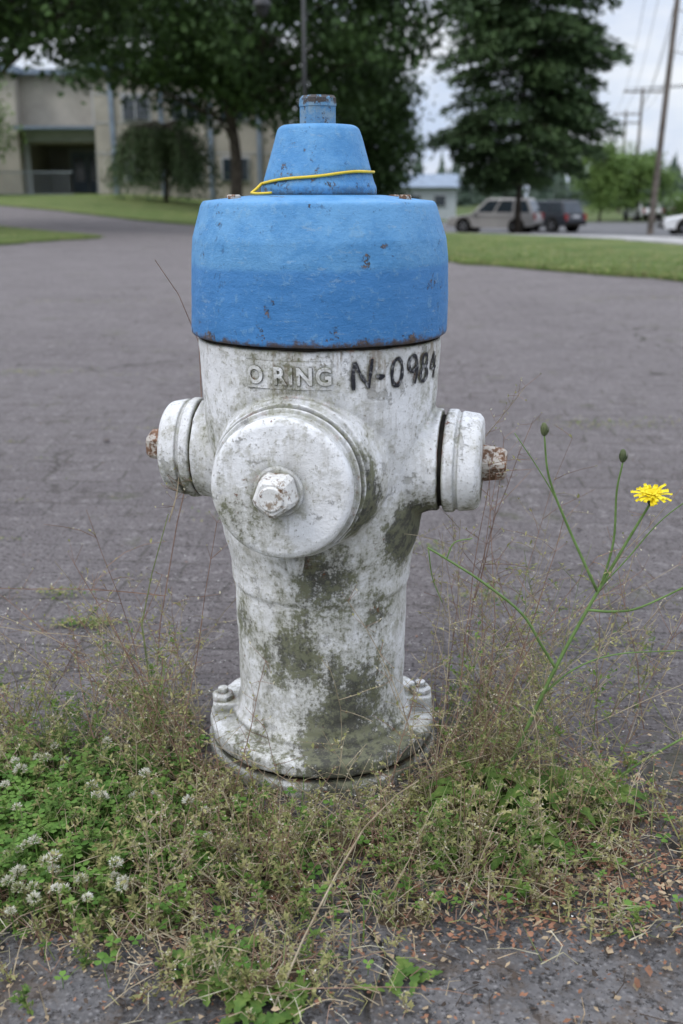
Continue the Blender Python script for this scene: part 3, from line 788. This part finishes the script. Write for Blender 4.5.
# soil and litter
so = NT('soil_litter', .95, .1)
c = so.mix(so.mr(so.noise(30, 6, .75), .4, .6), (0.085, 0.062, 0.042), (0.17, 0.125, 0.08))
c = so.mix(so.mr(so.noise(120, 4, .7), .55, .68, 0, .7), c, (0.26, 0.20, 0.13)); so.color(c); so.bump(so.noise(110, 5, .8), 1, .006)
mb = MB(); NX, NY = 200, 110; vs = []
for j in range(NY+1):
    for i in range(NX+1):
        x = lerp(-.95, .95, i/NX); y = lerp(-.60, .30, j/NY)
        q = dens(x, y) + .25*noise.noise(Vector((x*25, y*25, 0))) + .25*math.exp(-((x-.33)/.15)**2 - ((y+.2)/.13)**2); z = -.008 + .018*sm(.22, .75, q) + .004*noise.noise(Vector((x*60, y*60, 0)))
        rr = math.hypot(x, y)
        if rr < .2: z = min(z, lerp(-.008, .006, sm(.15, .2, rr)))
        vs.append((x, y, z))
mb.add(vs, [(j*(NX+1)+i, j*(NX+1)+i+1, (j+1)*(NX+1)+i+1, (j+1)*(NX+1)+i) for j in range(NY) for i in range(NX)])
mb.build('soil', [so.m], True)
LM = [simple('litter_red', (0.23, 0.115, 0.07), .85, .2, .4, 40), simple('litter_tan', (0.33, 0.25, 0.16), .85, .2, .4, 40), simple('litter_dark', (0.06, 0.045, 0.035), .85, .2, .4, 40), simple('petal_white', (.75, .74, .7), .8, .2, .1, 40)]
mb = MB()
def flake(x, y, s_, m, z0=.005):
    a0 = U(0, 6.283); c_ = Vector((x, y, z0 + U(.001, .005))); tx, ty = U(-.35, .35), U(-.35, .35); k = random.choice((3, 4, 4, 5)); el = U(.2, .8); vs = []
    for i in range(k):
        a_ = i*6.283/k; q = s_*U(.5, 1.15); lx, ly = q*math.cos(a_), q*el*math.sin(a_)
        vs.append(c_ + Vector((lx*math.cos(a0)-ly*math.sin(a0), lx*math.sin(a0)+ly*math.cos(a0), lx*tx+ly*ty)))
    mb.add(vs, [tuple(range(k))], m)
for _ in range(5200):
    x, y = sample(); flake(x + random.gauss(0, .03), y + random.gauss(0, .02), U(.0012, .0050), random.choice((0, 1, 1, 1, 2)), .010)
for _ in range(3400): flake(U(-.5, .6), U(-.62, -.28), U(.0008, .0040), random.choice((0, 1, 2, 2)))
for _ in range(1500): flake(random.gauss(.34, .08), random.gauss(-.17, .06), U(.0015, .0055), random.choice((0, 0, 1, 2)), .009)
for _ in range(2400): flake(random.gauss(.28, .13), random.gauss(-.34, .05), U(.0015, .0065), random.choice((0, 0, 1, 2)), .008)
for _ in range(700): flake(random.gauss(-.10, .10), random.gauss(-.42, .03), U(.0015, .005), random.choice((0, 1, 1, 2)), .008)
for _ in range(2200): flake(U(-1.2, 1.2), U(-.1, 2.2), U(.0008, .003), random.choice((1, 1, 2, 0)), .001)
for _ in range(520): flake(random.gauss(-.28, .16), random.gauss(.35, .22), U(.0010, .0021), 3, .001)
for _ in range(220): flake(random.gauss(.25, .2), random.gauss(.3, .25), U(.0010, .0021), 3, .001)
for _ in range(600): flake(*sample(), U(.0010, .0022), 3, .016)
for _ in range(220):
    x, y = sample() if R() < .6 else (U(-.5, .6), U(-.6, -.3)); a_ = U(0, 6.283); L = U(.01, .05)
    mb.tube([(x, y, .010), (x+math.cos(a_)*L/2, y+math.sin(a_)*L/2, .013), (x+math.cos(a_+.2)*L, y+math.sin(a_+.2)*L, .011)], .0006, .0004, 4, random.choice((1, 1, 2)))
mb.build('leaf_litter', LM)
mb = MB()
for (x, y, s_) in ((-.68, 1.75, .012), (.55, .9, .006), (-.3, .8, .005), (.38, -.41, .006), (-.02, -.40, .005), (.22, -.43, .004)):
    M_ = Matrix.Translation((x, y, .004)); lathe(mb, [(0, 0), (s_, s_*.15), (s_*.8, s_*.6), (0, s_*.75)], 10, M_, 0, s_*.3, s_*.4)
mb.build('pebbles', [simple('pebble', (.10, .085, .08), .9, .2, .4, 30)], True)

# ------------------------------------------------------------------ buildings
def grp(name, loc=(0, 0, 0), rz=0): return empty(name, loc, rz)
BEI = simple('beige_stucco', (0.42, 0.385, 0.33), .9, .2, .12, 1.2)
GRY = simple('grey_stucco', (0.30, 0.29, 0.27), .9, .2, .15, 1.2)
TRM = simple('blue_grey_trim', (0.22, 0.27, 0.34), .7, .3, .15, 2)
GLS = simple('dark_window_glass', (0.03, 0.04, 0.05), .12, .6, .3, 1)
FRM = simple('window_frame_paint', (0.45, 0.46, 0.47), .7, .3, .1, 2)
CONC = simple('concrete_step', (0.30, 0.29, 0.28), .9, .2, .2, 2)
zb = .62
sb = grp('school_building', (0, 0, 0))
mb = MB()
mb.box((-7.0, 52.5, zb+2.6), (8.2, 9, 5.6), 0)
mb.box((-13.0, 54.8, zb+3.9), (3.8, 9.6, 3.0), 0)
mb.box((-13.0, 57.0, zb+1.2), (3.8, 6.0, 2.8), 1)
mb.box((-18.6, 54.0, zb+2.6), (7.4, 10, 5.6), 0)
mb.build('walls', [BEI, GRY], False, sb)
mb = MB()
mb.box((-7.0, 52.4, zb+5.52), (8.6, 9.6, .28), 0); mb.box((-13.0, 54.6, zb+5.5), (3.4, 10.2, .22), 0); mb.box((-18.8, 53.9, zb+5.53), (8.2, 10.6, .30), 0)
for x in (-10.3, -8.1, -5.9, -3.7): mb.box((x, 47.93, zb+2.6), (.18, .14, 5.5), 0)
mb.box((-11.35, 49.8, zb+2.6), (.35, .35, 5.5), 1); mb.box((-14.75, 49.8, zb+1.2), (.25, .25, 2.5), 1)
mb.box((-13.0, 49.65, zb+2.72), (3.5, .35, .5), 1); mb.box((-13.0, 49.0, zb+3.02), (3.9, 1.7, .12), 0)
for z in (1.9, 3.2, 4.4): mb.box((-7.0, 47.985, zb+z), (8.1, .03, .05), 1)
mb.build('trim', [TRM, FRM], False, sb)
mb = MB()
for x in (-9.2, -7.0, -4.8):
    for z in (1.2, 3.8):
        mb.box((x, 47.95, zb+z), (1.3, .10, 1.1), 1); mb.box((x, 47.88, zb+z), (1.12, .08, .94), 0); mb.box((x, 47.82, zb+z), (.05, .05, .94), 1)
for x in (-17.0, -20.0): mb.box((x, 48.97, zb+3.4), (1.7, .1, 1.3), 1); mb.box((x, 48.92, zb+3.4), (1.5, .08, 1.1), 0); mb.box((x, 48.87, zb+3.4), (.06, .05, 1.1), 1)
mb.build('windows', [GLS, FRM], False, sb)
mb = MB(); mb.box((-12.9, 53.95, zb+1.15), (1.9, .12, 2.35), 1)
for x in (-13.33, -12.47): mb.box((x, 53.88, zb+1.1), (.78, .08, 2.1), 2); mb.box((x, 53.83, zb+1.35), (.5, .05, 1.2), 0)
mb.build('doors', [GLS, FRM, TRM], False, sb)
mb = MB()
for k in range(4): mb.box((-13.4, 48.6 - k*.32, zb - .05 - k*.16), (4.2, .34, .34), 0)
mb.box((-13.4, 51.3, zb-.12), (4.2, 5.1, .5), 0)
mb.build('steps', [CONC], False, sb)
mb = MB()
for k in range(34):
    x = -19.5 + k*.22; mb.box((x, 47.0, zb+.55), (.03, .03, 1.0), 0)
mb.box((-15.8, 47.0, zb+1.07), (7.6, .06, .06), 0); mb.box((-15.8, 47.0, zb+.12), (7.6, .05, .05), 0)
mb.build('railing', [simple('railing_metal', (.3, .33, .36), .5, .5, .1)], False, sb)

sh = grp('small_house')
mb = MB(); zz = -1.25
mb.box((6.2, 92, zz+1.3), (7.0, 6, 2.6), 0)
mb.add([(2.3, 88.4, zz+2.6), (10.1, 88.4, zz+2.6), (10.1, 95.6, zz+2.6), (2.3, 95.6, zz+2.6), (2.3, 92, zz+3.7), (10.1, 92, zz+3.7)], [(0, 1, 5, 4), (2, 3, 4, 5), (1, 2, 5), (3, 0, 4), (3, 2, 1, 0)], 1)
mb.build('walls_and_roof', [simple('pale_siding', (.42, .45, .47), .8, .2, .1), TRM], False, sh)
mb = MB()
for x in (4.0, 6.2, 8.3): mb.box((x, 88.96, zz+1.5), (1.1, .1, 1.0), 1); mb.box((x, 88.9, zz+1.5), (.92, .08, .82), 0)
mb.build('windows', [GLS, FRM], False, sh)

# ------------------------------------------------------------------ trees
def leafmesh(name, pos, dirs, nrm, L, W, mat, parent):
    N = len(pos)
    d = dirs / (np.linalg.norm(dirs, axis=1, keepdims=True) + 1e-9)
    s = np.cross(d, nrm); s /= (np.linalg.norm(s, axis=1, keepdims=True) + 1e-9)
    L = L[:, None]; W = W[:, None]
    v = np.stack([pos, pos + d*L*.5 + s*W*.5, pos + d*L, pos + d*L*.5 - s*W*.5], axis=1).reshape(-1, 3).astype(np.float32)
    me = bpy.data.meshes.new(name); me.vertices.add(4*N); me.loops.add(4*N); me.polygons.add(N)
    me.vertices.foreach_set('co', v.ravel()); me.loops.foreach_set('vertex_index', np.arange(4*N, dtype=np.int32))
    me.polygons.foreach_set('loop_start', np.arange(0, 4*N, 4, dtype=np.int32)); me.update(calc_edges=True)
    me.materials.append(mat); o_ = bpy.data.objects.new(name, me); COL.objects.link(o_); o_.parent = parent
    return o_
def folmat(name, a_, b_, s1=.7):
    n_ = NT(name, .6, .25)
    c_ = n_.mix(n_.mr(n_.noise(s1, 2, .6), .38, .62), a_, b_)
    c_ = n_.mix(n_.mr(n_.noise(9, 2, .7), .4, .65, 0, .6), c_, tuple(x*1.7 for x in b_))
    n_.color(c_); return n_.m
BARK = simple('bark', (0.075, 0.062, 0.05), .95, .1, .4, 6, bump=.02)
F1 = folmat('broadleaf_dark', (0.022, 0.044, 0.013), (0.048, 0.088, 0.024))
F2 = folmat('broadleaf_mid', (0.07, 0.13, 0.03), (0.13, 0.20, 0.05))
F3 = folmat('conifer_needles', (0.035, 0.065, 0.028), (0.070, 0.115, 0.042), 1.0)

def broad(name, base, hgt, cc, rad, ncl, lper, ls, fol, trunk_r, clr=.55, shell=.5):
    e = empty(name); c_ = Vector(cc); mb = MB()
    b_ = Vector(base)
    trunk = smooth([b_ - Vector((0, 0, .3)), b_ + Vector((.05, 0, hgt*.2)), b_ + Vector((-.1, .1, hgt*.45)), Vector((c_.x, c_.y, c_.z)), Vector((c_.x+.2, c_.y, c_.z + rad[2]*.7))], 4)
    mb.tube(trunk, trunk_r, trunk_r*.2, 10)
    cl = []
    while len(cl) < ncl:
        v = Vector((random.gauss(0, 1), random.gauss(0, 1), random.gauss(0, 1))).normalized() * (U(shell, 1) ** .6)
        wv = 1 + .30*noise.noise(v*2.3 + Vector(cc))
        p_ = c_ + Vector((v.x*rad[0]*wv, v.y*rad[1]*wv, v.z*rad[2]*wv))
        if noise.noise(p_*.55) < -.30: continue
        cl.append(p_)
    for p_ in cl[::max(1, ncl//45)]:
        k = random.randint(len(trunk)//3, len(trunk)-2); q = trunk[k]
        m_ = q.lerp(p_, .5) + Vector((U(-.3, .3), U(-.3, .3), U(.1, .5)))
        mb.tube(smooth([q, m_, p_], 3), trunk_r*.28, trunk_r*.05, 5)
    mb.build('trunk_and_limbs', [BARK], True, e)
    C = np.array([tuple(p_) for p_ in cl]); N = ncl*lper
    pos = np.repeat(C, lper, axis=0) + rng.normal(0, 1, (N, 3)) * np.array([clr, clr, clr*.55])
    nr = rng.normal(0, .55, (N, 3)) + np.array([0, 0, 1]); d = rng.normal(0, 1, (N, 3)) + np.array([0, 0, -.4])
    leafmesh('foliage', pos, d, nr, rng.uniform(.7, 1.2, N)*ls, rng.uniform(.45, .75, N)*ls, fol, e)
    return e
broad('deciduous_tree', (-3.7, 36.5, .2), 9, (-3.0, 36.5, 7.8), (7.0, 5.5, 4.9), 640, 75, .27, F1, .24, .5)
broad('deciduous_tree', (-7.6, 20.5, .1), 8, (-6.6, 20.5, 6.2), (4.6, 4.2, 2.85), 560, 80, .20, F1, .2, .36)
broad('deciduous_tree', (-18.5, 44, .6), 6, (-17.0, 44, 3.9), (3.2, 3, 2.0), 150, 70, .2, F2, .15, .4)
broad('deciduous_tree', (1.1, 44, -.4), 7, (1.0, 44, 3.2), (2.1, 2.2, 3.9), 280, 90, .2, F1, .2, .38, .2)
broad('deciduous_tree', (-9.0, 62, .6), 9, (-9.0, 62, 7.2), (6.0, 4, 4.5), 200, 60, .3, F1, .2, .6)
broad('deciduous_tree', (23.5, 84, -1.2), 6, (23.0, 84, 1.9), (3.2, 3, 2.5), 160, 70, .26, F2, .15, .45, .2)
broad('deciduous_tree', (19.2, 78, -1.2), 6, (19.2, 78, 2.2), (1.9, 1.9, 2.4), 110, 70, .22, F2, .12, .35, .2)
broad('shrub', (27.0, 80, -1.2), 3, (27.0, 80, -.1), (2.6, 2, 1.2), 70, 60, .22, F2, .06, .35, .2)

def conifer(name, base, top, Rf, z0, nl, fol, step=.42, ls=.26):
    e = empty(name); mb = MB(); b_ = Vector(base)
    mb.tube([b_ - Vector((0, 0, .3)), b_ + Vector((0, 0, 2)), (b_.x+.1, b_.y, top)], .20, .03, 10)
    P = []; D = []
    z = z0
    while z < top - .2:
        nb = random.randint(9, 12)
        for k in range(nb):
            a_ = U(0, 6.283); L = Rf(z) * U(.70, 1.10)
            if L < .15: continue
            st_ = Vector((b_.x, b_.y, z + U(-.2, .2))); dr = Vector((math.cos(a_), math.sin(a_), 0)); pts = []
            for i in range(7):
                t = i/6; pts.append(st_ + dr*L*t + Vector((0, 0, L*(.26*t - .36*t*t))))
            mb.tube(pts, .045, .008, 4)
            n_ = int(L*nl)
            for q in range(n_):
                t = math.sqrt(U(.04, 1)); i = min(5, int(t*6)); p_ = pts[i].lerp(pts[i+1], t*6-i)
                sw = L*.20*(1.25-t) + .08
                p_ = p_ + Vector((-dr.y, dr.x, 0))*random.gauss(0, sw) + Vector((random.gauss(0, .08), random.gauss(0, .08), -abs(random.gauss(0, .17))))
                P.append(tuple(p_)); D.append((dr.x + U(-.8, .8), dr.y + U(-.8, .8), U(-.9, .25)))
        z += step
    mb.build('trunk_and_limbs', [BARK], True, e)
    N = len(P); leafmesh('foliage', np.array(P), np.array(D), rng.normal(0, .6, (N, 3)) + np.array([0, 0, 1]), rng.uniform(.7, 1.3, N)*ls, rng.uniform(.35, .6, N)*ls, fol, e)
def RfA(z):
    if z < 2.6: return lerp(1.7, 3.7, (z-1.2)/1.4)
    if z < 10: return 3.65 + .3*math.sin(z*2.1)
    return max(0, lerp(3.65, .1, (z-10)/6.0))
conifer('conifer_tree', (8.0, 47, -1.1), 16, RfA, 1.35, 62, F3, .36, .27)

# weeping tree
e = empty('weeping_tree'); mb = MB(); bx, by, bz = -6.9, 41, HT(-6.9, 41)
mb.tube([(bx, by, bz-.2), (bx+.1, by, bz+1.2), (bx-.05, by, bz+2.4)], .11, .06, 8); P = []; D = []
for k in range(56):
    a_ = U(0, 6.283); L = U(.8, 2.5); top_ = bz + U(2.3, 2.9); pts = []
    for i in range(9):
        t = i/8; pts.append(Vector((bx + math.cos(a_)*L*(t**.7), by + math.sin(a_)*L*(t**.7), top_ + .45*math.sin(t*2.2) - 2.0*t**2.6*U(.85, 1.05))))
    mb.tube(pts, .03, .008, 4)
    for q in range(330):
        t = U(.1, .999); i = int(t*8); p_ = pts[i].lerp(pts[i+1], t*8-i); P.append((p_.x+random.gauss(0, .14), p_.y+random.gauss(0, .14), max(bz+.25, p_.z-abs(random.gauss(0, .42))))); D.append((U(-.3, .3), U(-.3, .3), -1))
mb.build('trunk_and_limbs', [BARK], True, e); N = len(P)
leafmesh('foliage', np.array(P), np.array(D), rng.normal(0, 1, (N, 3)), rng.uniform(.10, .22, N), rng.uniform(.05, .09, N), folmat('weeping_foliage', (.045, .075, .035), (.085, .12, .055)), e)

# distant tree line
mb = MB()
for k in range(560):
    x = U(-150, 190); y = U(150, 235); hh = U(5, 9.5) + 3*max(0, noise.noise(Vector((x*.03, 2, 0)))); rr = hh*U(.16, .26); z0 = -1.4
    for q in range(24):
        t = q/24; zc = z0 + hh*(.08 + .9*t); rq = rr*(1-t)*U(.75, 1.25) + .12; a_ = U(0, 6.28); m_ = 7
        vs = [(x + U(-.15, .15), y, zc + hh*.12)] + [(x + rq*U(.7, 1.2)*math.cos(a_ + i*6.283/m_), y + rq*U(.7, 1.2)*math.sin(a_+i*6.283/m_), zc - hh*.02*U(0, 2)) for i in range(m_)]
        mb.add(vs, [(0, i+1, (i+1) % m_ + 1) for i in range(m_)])
mb.build('distant_trees', [folmat('distant_foliage', (.030, .05, .035), (.05, .075, .05), .2)])

# ------------------------------------------------------------------ poles / lamp / wires
WOOD = simple('weathered_pole_wood', (0.17, 0.145, 0.125), .9, .1, .3, 3)
MET = simple('dark_metal', (0.03, 0.03, 0.032), .5, .5, .2)
def upole(x, y, top, r, arms, W=2.6, lean=0):
    e = empty('utility_pole'); mb = MB(); z = HT(x, y)
    mb.tube([(x, y, z-.3), (x+lean, y, top)], r, r*.7, 12)
    for za in arms:
        mb.box((x+lean, y-.15, za), (W, .12, .14), 0)
        for k in (-.45, -.2, .2, .45): mb.tube([(x+lean+k*W, y-.15, za+.05), (x+lean+k*W, y-.15, za+.25)], .04, .03, 8, 1)
    mb.build('pole_and_crossarms', [WOOD, MET], False, e)
upole(13.9, 46.5, 12.5, .15, (11.8,), 2.6, .45); upole(24.6, 88.7, 9.0, .15, (8.75,), 3.2); upole(31.0, 118, 9.5, .16, (9.1, 8.2), 3)
upole(40.0, 160, 10, .16, (9.5,), 3)
mb = MB()
def wire(a_, b_, sag, r=.014):
    a_, b_ = Vector(a_), Vector(b_); mb.tube([a_.lerp(b_, i/16) - Vector((0, 0, sag*4*(i/16)*(1-i/16))) for i in range(17)], r, r, 4)
for k in (-.45, -.2, .2, .45):
    wire((14.35+k*2.6, 46.35, 12.05), (24.6+k*3.2, 88.55, 9.0), .9); wire((24.6+k*3.2, 88.55, 9.0), (31.0+k*3, 117.85, 9.35), .5)
    wire((24.6+k*3.2, 88.55, 9.0), (60+k*3, 70, 12.5), .8, .02)
wire((14.2, 46.4, 9.0), (24.6, 88.6, 7.6), .9, .02); wire((14.15, 46.4, 8.2), (45, 60, 9), .9, .02); wire((14.1, 46.4, 6.6), (45, 64, 7), .9, .02)
mb.build('power_lines', [MET])
e = empty('street_lamp'); mb = MB(); lx, ly = -.92, 26.8; z = HT(lx, ly)
mb.tube([(lx, ly, z-.1), (lx, ly, z+.6)], .09, .07, 12); mb.tube([(lx, ly, z+.6), (lx, ly, 6.1)], .055, .045, 12)
mb.tube(smooth([(lx, ly, 5.9), (lx-.4, ly, 6.05), (lx-.85, ly, 5.95), (lx-1.03, ly, 5.6)], 5), .028, .022, 8)
lathe(mb, [(0, 5.62), (.05, 5.60), (.07, 5.45), (.20, 5.32), (.24, 5.20), (.20, 5.18), (.13, 5.02), (.05, 4.95), (0, 4.94)], 24, Matrix.Translation((lx-1.03, ly, 0)), 0, .01)
mb.build('pole_and_lantern', [MET], True, e)

# ------------------------------------------------------------------ cars
TIRE = simple('tyre_rubber', (.02, .02, .02), .9, .2, .2); RIM = simple('wheel_rim', (.4, .4, .42), .35, .5, .1, metallic=.7)
REDL = simple('tail_light', (.35, .02, .02), .3, .5, .1); HEADL = simple('head_light', (.7, .7, .72), .15, .6, .1)
def car(loc, rz, paint, L, W, Hh, suv):
    e = empty('parked_car', (loc[0], loc[1], HT(loc[0], loc[1]) + .03), rz)
    belt = Hh*.56; h = L/2
    low = [(-h, .38), (-h-.02, .62), (-h+.03, belt-.08), (-h+.15, belt), (h*.42, belt), (h*.92, belt-.17), (h, belt-.32), (h+.03, .55), (h-.02, .32), (h*.3, .26), (-h*.5, .26)]
    mb = MB(); n_ = len(low)
    vs = []
    for sy in (-1, 1):
        for (x, z) in low: vs.append((x, sy*W/2*(.95 if abs(x) > h*.85 else 1), z))
    fs = [tuple(range(n_))[::1], tuple(range(2*n_-1, n_-1, -1))]
    for i in range(n_): fs.append((i, i+n_, (i+1) % n_ + n_, (i+1) % n_))
    mb.add(vs, fs, 0)
    ob = mb.build('body', [paint], False, e); bv = ob.modifiers.new('b', 'BEVEL'); bv.width = .07; bv.segments = 3; bv.limit_method = 'ANGLE'
    rb = -h*.97 if suv else -h*.80; rt = -h*.80 if suv else -h*.42
    B = [(rb, -W*.47), (h*.46, -W*.47), (h*.46, W*.47), (rb, W*.47)]; T = [(rt, -W*.37), (h*.10, -W*.37), (h*.10, W*.37), (rt, W*.37)]
    vs = [Vector((x, y, belt-.02)) for x, y in B] + [Vector((x, y, Hh)) for x, y in T]
    mb = MB(); fc_ = [(0, 1, 5, 4), (1, 2, 6, 5), (2, 3, 7, 6), (3, 0, 4, 7)]
    mb.add(vs, fc_ + [(4, 5, 6, 7), (3, 2, 1, 0)], 0); ob = mb.build('cabin', [paint], False, e); bv = ob.modifiers.new('b', 'BEVEL'); bv.width = .06; bv.segments = 3
    mb = MB()
    for fi, f in enumerate(fc_):
        a_, b_, c_, d_ = [vs[i] for i in f]; nr = (b_-a_).cross(d_-a_).normalized()
        cuts = [(.05, .30), (.34, .62), (.66, .93)] if fi in (0, 2) else [(.07, .93)]
        if fi == 2: cuts = [(1-q, 1-p_) for p_, q in cuts]
        for u0, u1 in cuts:
            bl = lambda u, v: a_.lerp(b_, u).lerp(d_.lerp(c_, u), v) + nr*.012
            mb.add([bl(u0, .12), bl(u1, .12), bl(u1, .86), bl(u0, .86)], [(0, 1, 2, 3)], 0)
    mb.build('windows', [GLS], False, e)
    mb = MB()
    for x in (-h*.60, h*.62):
        for sy in (-1, 1):
            M_ = Matrix.Translation((x, sy*(W/2-.20), .35)) @ Matrix.Rotation(-sy*math.pi/2, 4, 'X')
            lathe(mb, [(0, 0), (.43, 0), (.43, .205), (0, .206)], 28, M_, 2, .01); lathe(mb, [(0, 0), (.35, 0), (.35, .225), (.24, .23), (.23, .215), (0, .215)], 28, M_, 0, .02)
            for q in range(5):
                a_ = q*1.2566; mb.add([M_ @ Vector((math.cos(a_+s_)*rr, math.sin(a_+s_)*rr, .222)) for rr, s_ in ((.04, -.5), (.22, -.16), (.22, .16), (.04, .5))], [(0, 1, 2, 3)], 1)
    mb.build('wheels', [TIRE, RIM, DARK], False, e)
    mb = MB()
    for sy in (-1, 1):
        mb.box((h-.02, sy*W*.36, belt-.30), (.12, .34, .16), 1); mb.box((-h+.02, sy*W*.42, belt-.12), (.1, .18, .32), 0); mb.box((h*.36, sy*(W*.52), belt+.06), (.16, .14, .12), 2)
    mb.box((h+.0, 0, .62), (.1, W*.5, .16), 3); mb.box((h, 0, .38), (.1, W*.85, .1), 3); mb.box((-h, 0, .42), (.1, W*.9, .14), 3); mb.box((-h-.01, 0, .8), (.06, .5, .14), 1)
    mb.build('lights_and_trim', [REDL, HEADL, paint, DARK], False, e)
def paint(n_, c_):
    m_ = simple(n_, c_, .3, .5, .05, 2); return m_
SIL, DKB, WHT = paint('silver_paint', (.36, .345, .33)), paint('dark_paint', (.03, .035, .045)), paint('white_car_paint', (.75, .75, .75))
car((8.0, 54.0), math.radians(155), SIL, 4.6, 1.85, 1.72, True)
car((11.0, 56.5), math.radians(128), DKB, 4.4, 1.8, 1.60, True)
car((23.8, 83), math.radians(95), WHT, 4.5, 1.8, 1.5, False)
car((26.4, 84), math.radians(95), WHT, 4.5, 1.8, 1.6, True)
car((14.9, 40.5), math.radians(172), WHT, 4.5, 1.8, 1.55, False)
car((31, 92), math.radians(10), SIL, 4.5, 1.8, 1.5, False)

# ------------------------------------------------------------------ world / light / camera
wd = bpy.data.worlds.new('World'); scene.world = wd; wd.use_nodes = True
nt = wd.node_tree; bg = nt.nodes['Background']; bg.inputs['Strength'].default_value = 0.108
sky = nt.nodes.new('ShaderNodeTexSky'); sky.sky_type = 'NISHITA'; sky.sun_disc = False
tc = nt.nodes.new('ShaderNodeTexCoord'); sx = nt.nodes.new('ShaderNodeSeparateXYZ'); nt.links.new(tc.outputs['Generated'], sx.inputs[0])
mp = nt.nodes.new('ShaderNodeMapping'); mp.inputs['Scale'].default_value = (1, 1, 2.8); nt.links.new(tc.outputs['Generated'], mp.inputs[0])
nz = nt.nodes.new('ShaderNodeTexNoise'); nz.inputs['Scale'].default_value = 4.0; nz.inputs['Detail'].default_value = 8; nz.inputs['Roughness'].default_value = .55; nt.links.new(mp.outputs[0], nz.inputs['Vector'])
mr = nt.nodes.new('ShaderNodeMapRange'); mr.inputs[1].default_value = .38; mr.inputs[2].default_value = .58; nt.links.new(nz.outputs[0], mr.inputs[0])
mxc = nt.nodes.new('ShaderNodeMix'); mxc.data_type = 'RGBA'; nt.links.new(mr.outputs[0], mxc.inputs[0]); mxc.inputs[6].default_value = (5.7, 6.7, 8.7, 1); mxc.inputs[7].default_value = (8.9, 9.2, 9.8, 1)
gr = nt.nodes.new('ShaderNodeMapRange'); gr.inputs[1].default_value = 0.18; gr.inputs[2].default_value = .8; gr.inputs[3].default_value = 1.0; gr.inputs[4].default_value = 2.2; nt.links.new(sx.outputs[2], gr.inputs[0])
vmu = nt.nodes.new('ShaderNodeVectorMath'); vmu.operation = 'SCALE'; nt.links.new(mxc.outputs[2], vmu.inputs[0]); nt.links.new(gr.outputs[0], vmu.inputs['Scale'])
fm = nt.nodes.new('ShaderNodeMix'); fm.data_type = 'RGBA'; fm.inputs[0].default_value = .88; nt.links.new(sky.outputs[0], fm.inputs[6]); nt.links.new(vmu.outputs[0], fm.inputs[7])
nt.links.new(fm.outputs[2], bg.inputs['Color'])

sl = bpy.data.lights.new('sun', 'SUN'); sl.energy = 1.1; sl.angle = math.radians(22); sl.color = (1, .96, .91)
so_ = bpy.data.objects.new('sun', sl); COL.objects.link(so_)
sd = Vector((-.55, -.40, .80)).normalized(); so_.rotation_euler = sd.to_track_quat('Z', 'Y').to_euler()
sky.sun_elevation = math.asin(sd.z); sky.sun_rotation = math.atan2(sd.x, sd.y)

cam = bpy.data.cameras.new('camera'); co_ = bpy.data.objects.new('camera', cam); COL.objects.link(co_)
co_.location = (.026, -1.25, .71); co_.rotation_euler = (math.radians(90-17.2), 0, 0)
cam.sensor_fit = 'VERTICAL'; cam.sensor_height = 36; cam.lens = 36; cam.clip_end = 3000; cam.clip_start = .02
cam.dof.use_dof = True; cam.dof.focus_distance = 1.16; cam.dof.aperture_fstop = 5.6
scene.camera = co_
scene.view_settings.view_transform = 'Standard'; scene.view_settings.look = 'None'; scene.view_settings.exposure = 0
